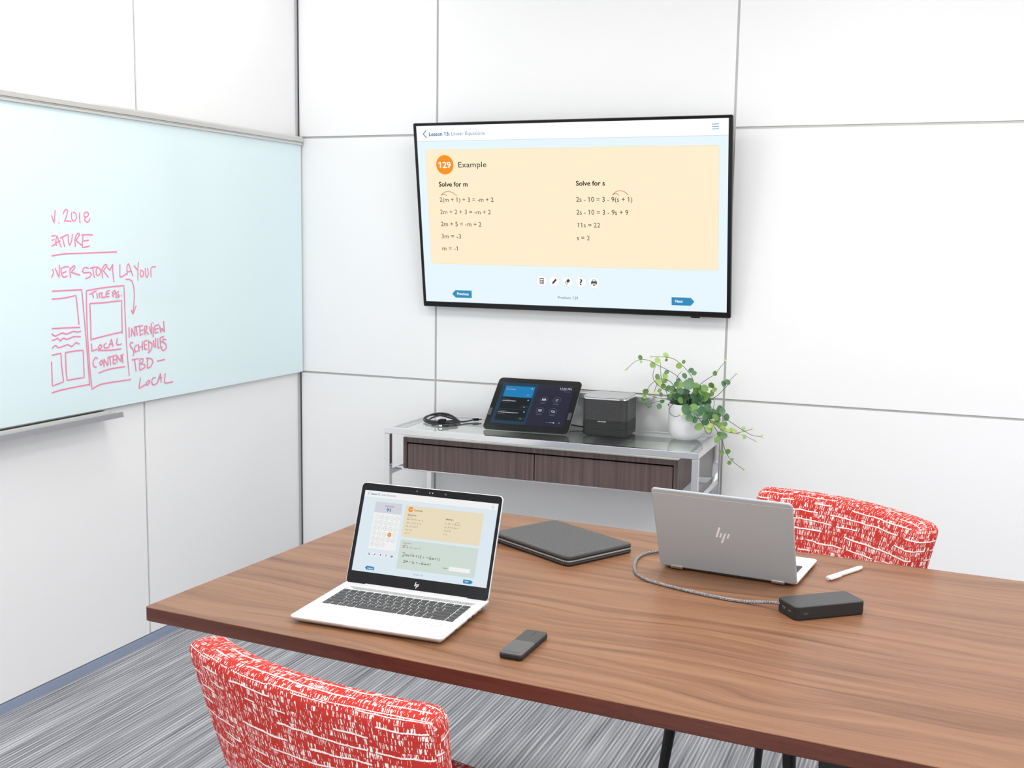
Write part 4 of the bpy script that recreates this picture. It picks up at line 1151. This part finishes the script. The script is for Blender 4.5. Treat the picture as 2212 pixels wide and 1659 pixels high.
# ================================================================== LAPTOPS
ROWS = [(9.6, [('', 1)]*16),
        (15.4, [('`', 1)]+[(c, 1) for c in '1234567890-=']+[('backspace', 2), ('home', 1)]),
        (15.4, [('tab', 1.5)]+[(c, 1) for c in 'QWERTYUIOP[]']+[('\\', 1.5), ('pg up', 1)]),
        (15.4, [('caps', 1.75)]+[(c, 1) for c in "ASDFGHJKL;'"]+[('enter', 2.25), ('pg dn', 1)]),
        (15.4, [('shift', 2.25)]+[(c, 1) for c in 'ZXCVBNM,./']+[('shift', 2.75), ('end', 1)]),
        (15.4, [('ctrl', 1), ('fn', 1), ('#', 1), ('alt', 1), ('', 5.25), ('alt', 1), ('=', 1), ('ctrl', 1), ('<', 1), ('^', 1.75), ('>', 1)])]
ROWS[0] = (9.6, [('esc', 1)]+[('f%d' % i, 1) for i in range(1, 13)]+[('', 1), ('ins', 1), ('del', 1)])
LOGO_B = [[(-11.5, 13.6), (-6.8, 13.8), (-15.6, -12.6), (-19.6, -12.6)], [(-8.4, -0.8), (-4.3, -0.6), (-7.8, -12.5), (-11.7, -12.4)], [(0.1, -0.7), (4.2, -0.5), (-5.1, -26.3), (-9.1, -26.2)], [(8.2, -0.5), (11.9, -0.4), (8.0, -12.2), (4.0, -12.2)]]
def logo(name, parent, cx, cy, k, M, joined=False):
    bm = B()
    for p in LOGO_B: flat(bm, [(cx+a*k, cy+b*k) for a, b in p], 0.0, 0)
    if joined:
        flat(bm, [(cx+a*k, cy+b*k) for a, b in ((-10, 2), (-5.5, 2.2), (-4.3, -0.6), (-8.4, -0.8), (-11, -0.6))], 0.00001, 0)
        flat(bm, [(cx+a*k, cy+b*k) for a, b in ((1, 2), (12.8, 2.2), (11.9, -0.4), (0.1, -0.7))], 0.00001, 0)
        flat(bm, [(cx+a*k, cy+b*k) for a, b in ((4.0, -12.2), (8.0, -12.2), (7.4, -14.6), (-1, -14.6), (-0.2, -12.2))], 0.00001, 0)
    return obj(name, bm, M_LOGO, parent, M, smooth=0)
def laptop(label, O, yaw, w, d, hy_, hz_, ang, lh, zf, zr, lidz, kb, items, icn, legends, cover, front_scale):
    t = thing('laptop', label, 'laptop', O, (0, 0, yaw))
    sl = math.atan2(zr-zf, d)
    bm = B(); slab(bm, 0, 0, w, d, 0.010, [(0.015, 0.0012), (0.010, 0.0018), (0.0016, zf-0.0052), (0, zf-0.002), (0.0003, zf-0.0006), (0.0012, zf)], n=6)
    for v in bm.verts:
        k = min(1.0, max(0.0, (v.co.z-0.001)/(zf-0.001))); v.co.z += (zr-zf)*(v.co.y/d)*k
    obj('base', bm, M_SILVER, t)
    for a in (0.04, w-0.04):
        for b in (0.03, d-0.03): bm = B(); lathe(bm, [(0.006, 0), (0.007, 0.002)], 12, c=(a, b)); obj('rubber_foot', bm, M_RUB, t)
    MD = Matrix.Translation((0, 0, zf)) @ Matrix.Rotation(sl, 4, 'X')
    x0, x1, y0, y1 = kb
    bm = B(); slab(bm, x0-0.0015, y0-0.0015, x1+0.0015, y1+0.0015, 0.002, [(0, -0.0006), (0, 0.00025)], n=3); kbd = obj('keyboard', bm, M_SILVER, t, MD)
    tot = sum(r[0] for r in ROWS); sc = (y1-y0)/(tot*0.001); y = y1; u = (x1-x0)/16
    for h, row in ROWS:
        hh = h*0.001*sc; x = x0
        for ch, n in row:
            g = 0.00115
            def key(ax, ay, bx, by, lg):
                bm = B(); slab(bm, ax, ay, bx, by, 0.0012, [(0, 0.0003), (0, 0.0012), (0.0005, 0.0016)], n=2)
                if legends and lg:
                    if len(lg) == 1: text(bm, lg, ax+0.0042, ay+(by-ay)*0.46, 0.0030, None, True, 0.00165, 1)
                    else: text(bm, lg, ax+0.0022, ay+(by-ay)*0.42, 0.0019, None, False, 0.00165, 1)
                obj('key', bm, [M_KEY, M_LEG], kbd, smooth=0)
            if ch == '^':
                ym = (y+y-hh)/2; key(x+g, ym+0.0004, x+u*n-g, y-g, ''); key(x+g, y-hh+g, x+u*n-g, ym-0.0004, '')
            else: key(x+g, y-hh+g, x+u*n-g, y-g, ch)
            x += u*n
        y -= hh
    px0, px1, py0, py1 = (0.103, 0.2095, 0.0125, 0.0685) if legends else (w*0.33, w*0.67, 0.012, y0-0.014)
    bm = B(); slab(bm, px0, py0, px1, py1, 0.002, [(0, -0.0004), (0, 0.0002)], n=3); tp = obj('trackpad', bm, mat('trackpad glass', (0.70, 0.70, 0.71, 1), 0.3, 0.1), t, MD)
    bm = B()
    for L in (rr(px0-0.0006, py0-0.0006, px1+0.0006, py1+0.0006, 0.0024, 3),):
        flat(bm, L, 0.0001, 0)
    obj('trackpad_rim', bm, mat('trackpad rim', (0.42, 0.42, 0.43, 1), 0.4, 0.3), tp)
    if legends:
        bm = B(); slab(bm, 0.2645, 0.0545, 0.281, 0.069, 0.0015, [(0, -0.0003), (0, 0.0002)], n=3); fp = obj('fingerprint_reader', bm, mat('reader rim', (0.30, 0.30, 0.31, 1), 0.3, 0.5), t, MD)
        bm = B(); slab(bm, 0.2653, 0.0553, 0.2802, 0.0682, 0.001, [(0, -0.0003), (0, 0.00025)], n=3); obj('reader_pad', bm, M_WHITEP, fp)
        bm = B(); slab(bm, 0.2865, 0.0575, 0.294, 0.0655, 0.001, [(0, -0.0002), (0, 0.0001)], n=2); obj('sticker', bm, mat('pale sticker', (0.66, 0.66, 0.67, 1), 0.5), t, MD)
        bm = B(); flat(bm, [(0.038, 0.1775), (0.290, 0.1775), (0.297, 0.190), (0.022, 0.190)], 0.0002, 0); obj('speaker_grille', bm, M_GRILLE, t, MD)
        bm = B(); bbox(bm, 0.045, 0.1915, -0.002, 0.268, hy_+0.004, 0.0012, 0.0006); obj('hinge_cover', bm, M_SILVER, t, MD)
        bm = B(); slab(bm, 0.115, -0.0006, 0.175, 0.004, 0.001, [(0, zf-0.0035), (0, zf-0.0006)], n=2); obj('thumb_notch', bm, M_EDGE, t)
        # right-hand ports
        for a, ln, hh in ((0.060, 0.006, 0.0030), (0.118, 0.013, 0.0055), (0.138, 0.010, 0.0050), (0.163, 0.009, 0.0026), (0.182, 0.009, 0.0026)):
            zc = zf-0.0036+(zr-zf)*a/d
            bm = B(); bbox(bm, w-0.0042, a-ln/2, zc-hh*0.4, w-0.0001, a+ln/2, zc+hh*0.4, 0.0003, seg=1); obj('port', bm, M_GAP, t)
    else:
        bm = B()
        for k in range(46):
            a = 0.09+k*0.0026; box(bm, a, d-0.003, 0.0028, a+0.0014, d-0.0012, zr-0.003)
        obj('rear_vent', bm, M_GAP, t)
        for a in (0.060, 0.085):
            bm = B(); bbox(bm, -0.0004, a-0.004, 0.004, 0.002, a+0.004, 0.0065, 0.0004, seg=1); obj('port', bm, M_GAP, t)
    # ---- lid
    ML = Matrix.Translation((0, hy_, hz_)) @ Matrix.Rotation(ang, 4, 'X')
    zb, zt_ = lidz
    bm = B(); slab(bm, 0, 0, w, lh, 0.009, [(0.0035, zb), (0.0012, zb+0.0008), (0, zb+0.0025), (0, zt_-0.0008), (0.0006, zt_)], n=8)
    lid = obj('lid', bm, M_SILVERL if not legends else M_SILVER, t, ML)
    bm = B(); slab(bm, 0.0014, 0.0005, w-0.0014, lh-0.0014, 0.008, [(0, zt_-0.0003), (0, zt_+0.0003)], n=8); obj('bezel', bm, M_BLACKG, lid)
    sx = front_scale
    disp = screen_mesh('display', items + icn, lid, Matrix.Translation((0, 0, zt_+0.0004)) @ Matrix.Scale(sx, 4), 0.86, ' dim', 4e-6)
    bm = B(); disc(bm, 0.1542*sx, 0.1972*sx, 0.0011, 0, 0, 16); disc(bm, 0.1606*sx, 0.1973*sx, 0.0011, 0, 0, 16); obj('webcam', bm, M_LEG, lid, Matrix.Translation((0, 0, zt_+0.0005)), smooth=0)
    bm = B(); disc(bm, 0.1257*sx, 0.198*sx, 0.0024, 0, 0, 20); disc(bm, 0.1891*sx, 0.1974*sx, 0.0024, 0, 0, 20); obj('infrared_sensor', bm, M_DGREY, lid, Matrix.Translation((0, 0, zt_+0.0005)), smooth=0)
    logo('logo', lid, 0.1585*sx, 0.0143, 0.00031, Matrix.Translation((0, 0, zt_+0.0005)), True)
    # outside of the lid
    logo('cover_logo', lid, -(w-0.1525), 0.1093, 0.001, Matrix.Translation((0, 0, zb-0.0003)) @ Matrix.Rotation(PI, 4, 'Y'))
    if cover:
        bm = B(); box(bm, 0.002, lh-0.0115, zb-0.0002, w-0.002, lh-0.0105, zb+0.001); obj('antenna_line', bm, M_EDGE, lid, smooth=0)
        for a in (0.0245, 0.2455):
            x_ = w-a-0.0285
            bm = B(); bbox(bm, x_, -0.0018, zb-0.003, x_+0.0285, 0.0055, zb+0.004, 0.0018); obj('hinge', bm, M_CHROME, lid)
    return t
ZT_ = TZ+0.0002
laptop('open silver laptop facing the camera with a lesson score page on its screen', (1.4912, -2.3725, ZT_), 0.0134, 0.3124, 0.2236, 0.2116, 0.0165, 1.2057, 0.2061, 0.013, 0.018, (-0.0055, 0.0), (0.0205, 0.2955, 0.083, 0.1706), LA_ITEMS, icons(LA_ICONS, 4.7), True, False, 1.0)
_y = PI-0.0884; _X = Vector((math.cos(_y), math.sin(_y), 0)); _Y = Vector((-math.sin(_y), math.cos(_y), 0)); _h = Vector((2.0322, -1.7385, 0))
_O = _h - _X*0.2986 - _Y*0.2050
laptop('grey convertible laptop turned away from the camera showing the back of its lid', (_O.x, _O.y, ZT_), _y, 0.2986, 0.2000, 0.2050, 0.0065, 1.1796, 0.2025, 0.0105, 0.0125, (0.0, 0.0052), (0.015, 0.2836, 0.080, 0.165), LA_ITEMS, [], False, True, 0.2986/0.3124)

# ================================================================== FOLIO
FC = [(1.6068, -1.6906), (1.8461, -1.8278), (1.9617, -1.6632), (1.7104, -1.5119)]
fx = Vector((FC[1][0]-FC[0][0], FC[1][1]-FC[0][1])); fang = math.atan2(fx.y, fx.x); FW = fx.length; FD = 0.5*((Vector(FC[2])-Vector(FC[1])).length+(Vector(FC[3])-Vector(FC[0])).length)
t = thing('zip_folio', 'grey leather zip portfolio lying on the walnut table', 'portfolio', (FC[0][0], FC[0][1], TZ), (0, 0, fang+0.015))
FH = 0.0225
bm = B(); slab(bm, 0, 0, FW, FD, 0.016, [(0.006, 0.0002), (0.001, 0.002), (0, 0.005), (0.001, 0.0075), (0.003, 0.0078)], n=8); obj('bottom_cover', bm, M_LEATHB, t)
bm = B(); slab(bm, 0, 0, FW, FD, 0.016, [(0.003, 0.0148), (0.001, 0.0151), (0, 0.0175), (0.0012, 0.0205), (0.004, 0.0215)], n=8); tc_ = obj('top_cover_edge', bm, M_LEATHB, t)
bm = B(); slab(bm, 0, 0, FW, FD, 0.016, [(0.0045, 0.0212), (0.0065, 0.0222), (0.02, FH), (0.04, FH+0.0006)], n=8); obj('top_cover', bm, M_LEATHER, t)
bm = B(); slab(bm, 0.0022, 0.0022, FW-0.0022, FD-0.0022, 0.015, [(0, 0.0070), (0, 0.0154)], n=8); obj('zip_tape', bm, M_GAP, t)
bm = B(); slab(bm, 0.0006, 0.0006, FW-0.0006, FD-0.0006, 0.016, [(0, 0.0095), (-0.0006, 0.0112), (0, 0.0130)], n=8, cap0=False, cap1=False); obj('zip_teeth', bm, M_ZIP, t)

# ================================================================== MOUSE
t = thing('flat_mouse', 'slim black travel mouse on the table in front of the silver laptop', 'mouse', (1.9145, -2.378, TZ), (0, 0, -0.02))
MW, ML_ = 0.0425, 0.126
bm = B(); slab(bm, 0, 0, MW, ML_, 0.006, [(0.002, 0.0005), (0.0004, 0.002), (0, 0.005), (0, 0.0085), (0.0008, 0.0095)], n=6)
obj('body', bm, M_BLACKM, t)
bm = B(); vs = slab(bm, 0.0005, 0.0005, MW-0.0005, 0.0665, 0.0055, [(0, 0.0090), (0, 0.0112), (0.001, 0.0122), (0.006, 0.0128)], n=6); obj('palm_rest', bm, mat('satin charcoal', (0.12, 0.12, 0.125, 1), 0.38, 0.3), t)
bm = B(); slab(bm, 0.0005, 0.064, MW-0.0005, ML_-0.0005, 0.0055, [(0, 0.0090), (0, 0.0106), (0.001, 0.0114), (0.004, 0.0116)], n=6); tp = obj('button_plate', bm, M_DGREY, t)
bm = B(); box(bm, MW/2-0.0005, 0.098, 0.0113, MW/2+0.0005, 0.120, 0.0119); obj('button_split', bm, M_GAP, tp, smooth=0)
bm = B(); bbox(bm, 0.006, 0.006, 0.0122, MW-0.006, 0.0074, 0.0130, 0.0003, seg=1); obj('dark_bar', bm, M_GAP, t)  # thin dark bar across the palm rest

# ================================================================== DOCK with braided cable
t = thing('docking_station', 'black rectangular docking station on the table with a braided grey cable', 'dock', (2.3560, -1.9755, TZ), (0, 0, 0.69))
DW, DD, DH = 0.1545, 0.0690, 0.0270
bm = B(); slab(bm, 0, 0, DW, DD, 0.011, [(0.003, 0.0002), (0.0006, 0.0018), (0, 0.004), (0, DH-0.0015), (0.0008, DH-0.0006)], n=8); obj('body', bm, M_BLACKM, t)
bm = B(); slab(bm, 0, 0, DW, DD, 0.011, [(0.0008, DH-0.0006), (0.002, DH)], n=8, cap0=False); obj('top_panel', bm, M_CHEV, t)
for a, b, c in ((0.043, 0.0105, 0.0055), (0.022, 0.0085, 0.0030)):
    bm = B(); bbox(bm, -0.0003, a-b/2, 0.014-c/2, 0.002, a+b/2, 0.014+c/2, 0.0006, seg=1); obj('port', bm, mat('grey port rim', (0.22, 0.22, 0.23, 1), 0.4), t)
    bm = B(); bbox(bm, -0.0006, a-b/2+0.0007, 0.014-c/2+0.0007, 0.002, a+b/2-0.0007, 0.014+c/2-0.0007, 0.0004, seg=1); obj('port_socket', bm, M_GAP, t)
bm = B(); bbox(bm, 0.017, -0.0003, 0.0105, 0.028, 0.002, 0.0155, 0.0012); obj('lock_slot', bm, M_GAP, t)
Mw = Matrix.Translation(t.location) @ Matrix.Rotation(0.69, 4, 'Z'); Mi = Mw.inverted()
CAB = [tuple(Mw @ Vector((0.003, 0.059, 0.017))), (2.300, -1.918, 0.7475), (2.276, -1.9115, 0.743), (2.2489, -1.9075, 0.739), (2.202, -1.9035, 0.7385), (2.1429, -1.8898, 0.7385), (2.0908, -1.8733, 0.7385), (2.0389, -1.852, 0.7385), (2.0096, -1.826, 0.7385), (1.9923, -1.7971, 0.7385), (1.9771, -1.7468, 0.7385), (1.9699, -1.6943, 0.7385), (1.9776, -1.6557, 0.739), (2.0012, -1.630, 0.740), (2.029, -1.624, 0.7415)]
bm = B(); tube(bm, [Mi @ Vector(p) for p in CAB], 0.0034, 10, smooth=6); obj('braided_cable', bm, M_BRAID, t)['label'] = 'grey speckled braided cable'
bm = B(); tube(bm, [Mi @ Vector((2.024, -1.6245, 0.7415)), Mi @ Vector((2.046, -1.627, 0.7415))], 0.0045, 10); obj('cable_plug', bm, M_DGREY, t)

# ================================================================== PEN
pa, pb = Vector((2.3818, -1.6834)), Vector((2.4444, -1.5611)); pl = (pb-pa).length; pang = math.atan2(pb.y-pa.y, pb.x-pa.x)
t = thing('stylus_pen', 'white stylus pen with a clip lying beside the grey laptop', 'pen', (pa.x, pa.y, TZ+0.0001), (0, 0, pang))
R_ = Matrix.Translation((0, 0, 0.0052)) @ Matrix.Rotation(PI/2, 4, 'Y')
bm = B(); lathe(bm, [(0.0032, 0.0), (0.0046, 0.0006), (0.0052, 0.003), (0.0052, pl-0.022), (0.0044, pl-0.012), (0.0036, pl-0.006)], 24); obj('barrel', bm, M_WHITEP, t, R_)
bm = B(); lathe(bm, [(0.0034, pl-0.006), (0.0022, pl-0.002), (0.0008, pl)], 20); obj('tip', bm, mat('grey nib', (0.35, 0.35, 0.36, 1), 0.4), t, R_)
bm = B(); bbox(bm, 0.001, -0.0098, 0.0035, 0.040, -0.0070, 0.0078, 0.0009); bbox(bm, 0.001, -0.0080, 0.0040, 0.006, -0.002, 0.0072, 0.0006); obj('clip', bm, M_WHITEP, t)
bm = B(); lathe(bm, [(0.0, -0.0012), (0.0022, -0.001), (0.003, 0.0004)], 20, cap0=False); obj('end_button', bm, M_ALU, t, R_)

# ================================================================== CHAIRS
def make_chair(label, loc, rz, group):
    t = thing('upholstered_chair', label, 'chair', loc, (0, 0, rz), group)
    BW, BT, BH, ZB_ = 0.51, 0.072, 0.40, 0.410
    def bend(p):
        k = p.z/BH; x = p.x*(0.80+0.20*k); R = 0.62; a = x/R
        yc = R-(R-0.0)*math.cos(a)
        rr_ = R - p.y
        zz = p.z + (0.006 if p.z > BH*0.8 else 0)*math.cos(PI*p.x/BW)
        return Vector((math.sin(a)*(R+p.y), -(1-math.cos(a))*(R+p.y)+p.y + 0.12*k, zz+ZB_))
    b_ = obj('backrest', cushion(BW, BT, BH, 0.026, 20, 3, 14, bend), M_RED, t, smooth=70); b_.location = (0, 0.13, 0)
    s_ = obj('seat', cushion(0.46, 0.45, 0.10, 0.035, 16, 14, 2, lambda p: Vector((p.x, p.y, p.z+0.37+0.012*math.cos(2*p.x)*math.cos(2*p.y)))), M_RED, t, smooth=70); s_.location = (0, -0.03, 0)
    bm = B(); bbox(bm, -0.19, -0.2, 0.345, 0.19, 0.17, 0.375, 0.004); obj('seat_frame', bm, M_BLACKM, t)
    for a in (-1, 1):
        for b in (-0.19, 0.16):
            bm = B(); tube(bm, [(a*0.165, b, 0.36), (a*0.205, b*1.15, 0.0)], 0.015, 12, taper=0.65); obj('leg', bm, M_BLACKM, t)
    return t
make_chair('red and white patterned chair behind the far side of the table by the grey laptop', (2.268, -1.450, 0), -0.50, 'red patterned chairs at the table')
make_chair('red and white patterned chair at the near left edge of the table seen from behind', (1.800, -2.515, 0), PI-0.23, 'red patterned chairs at the table')
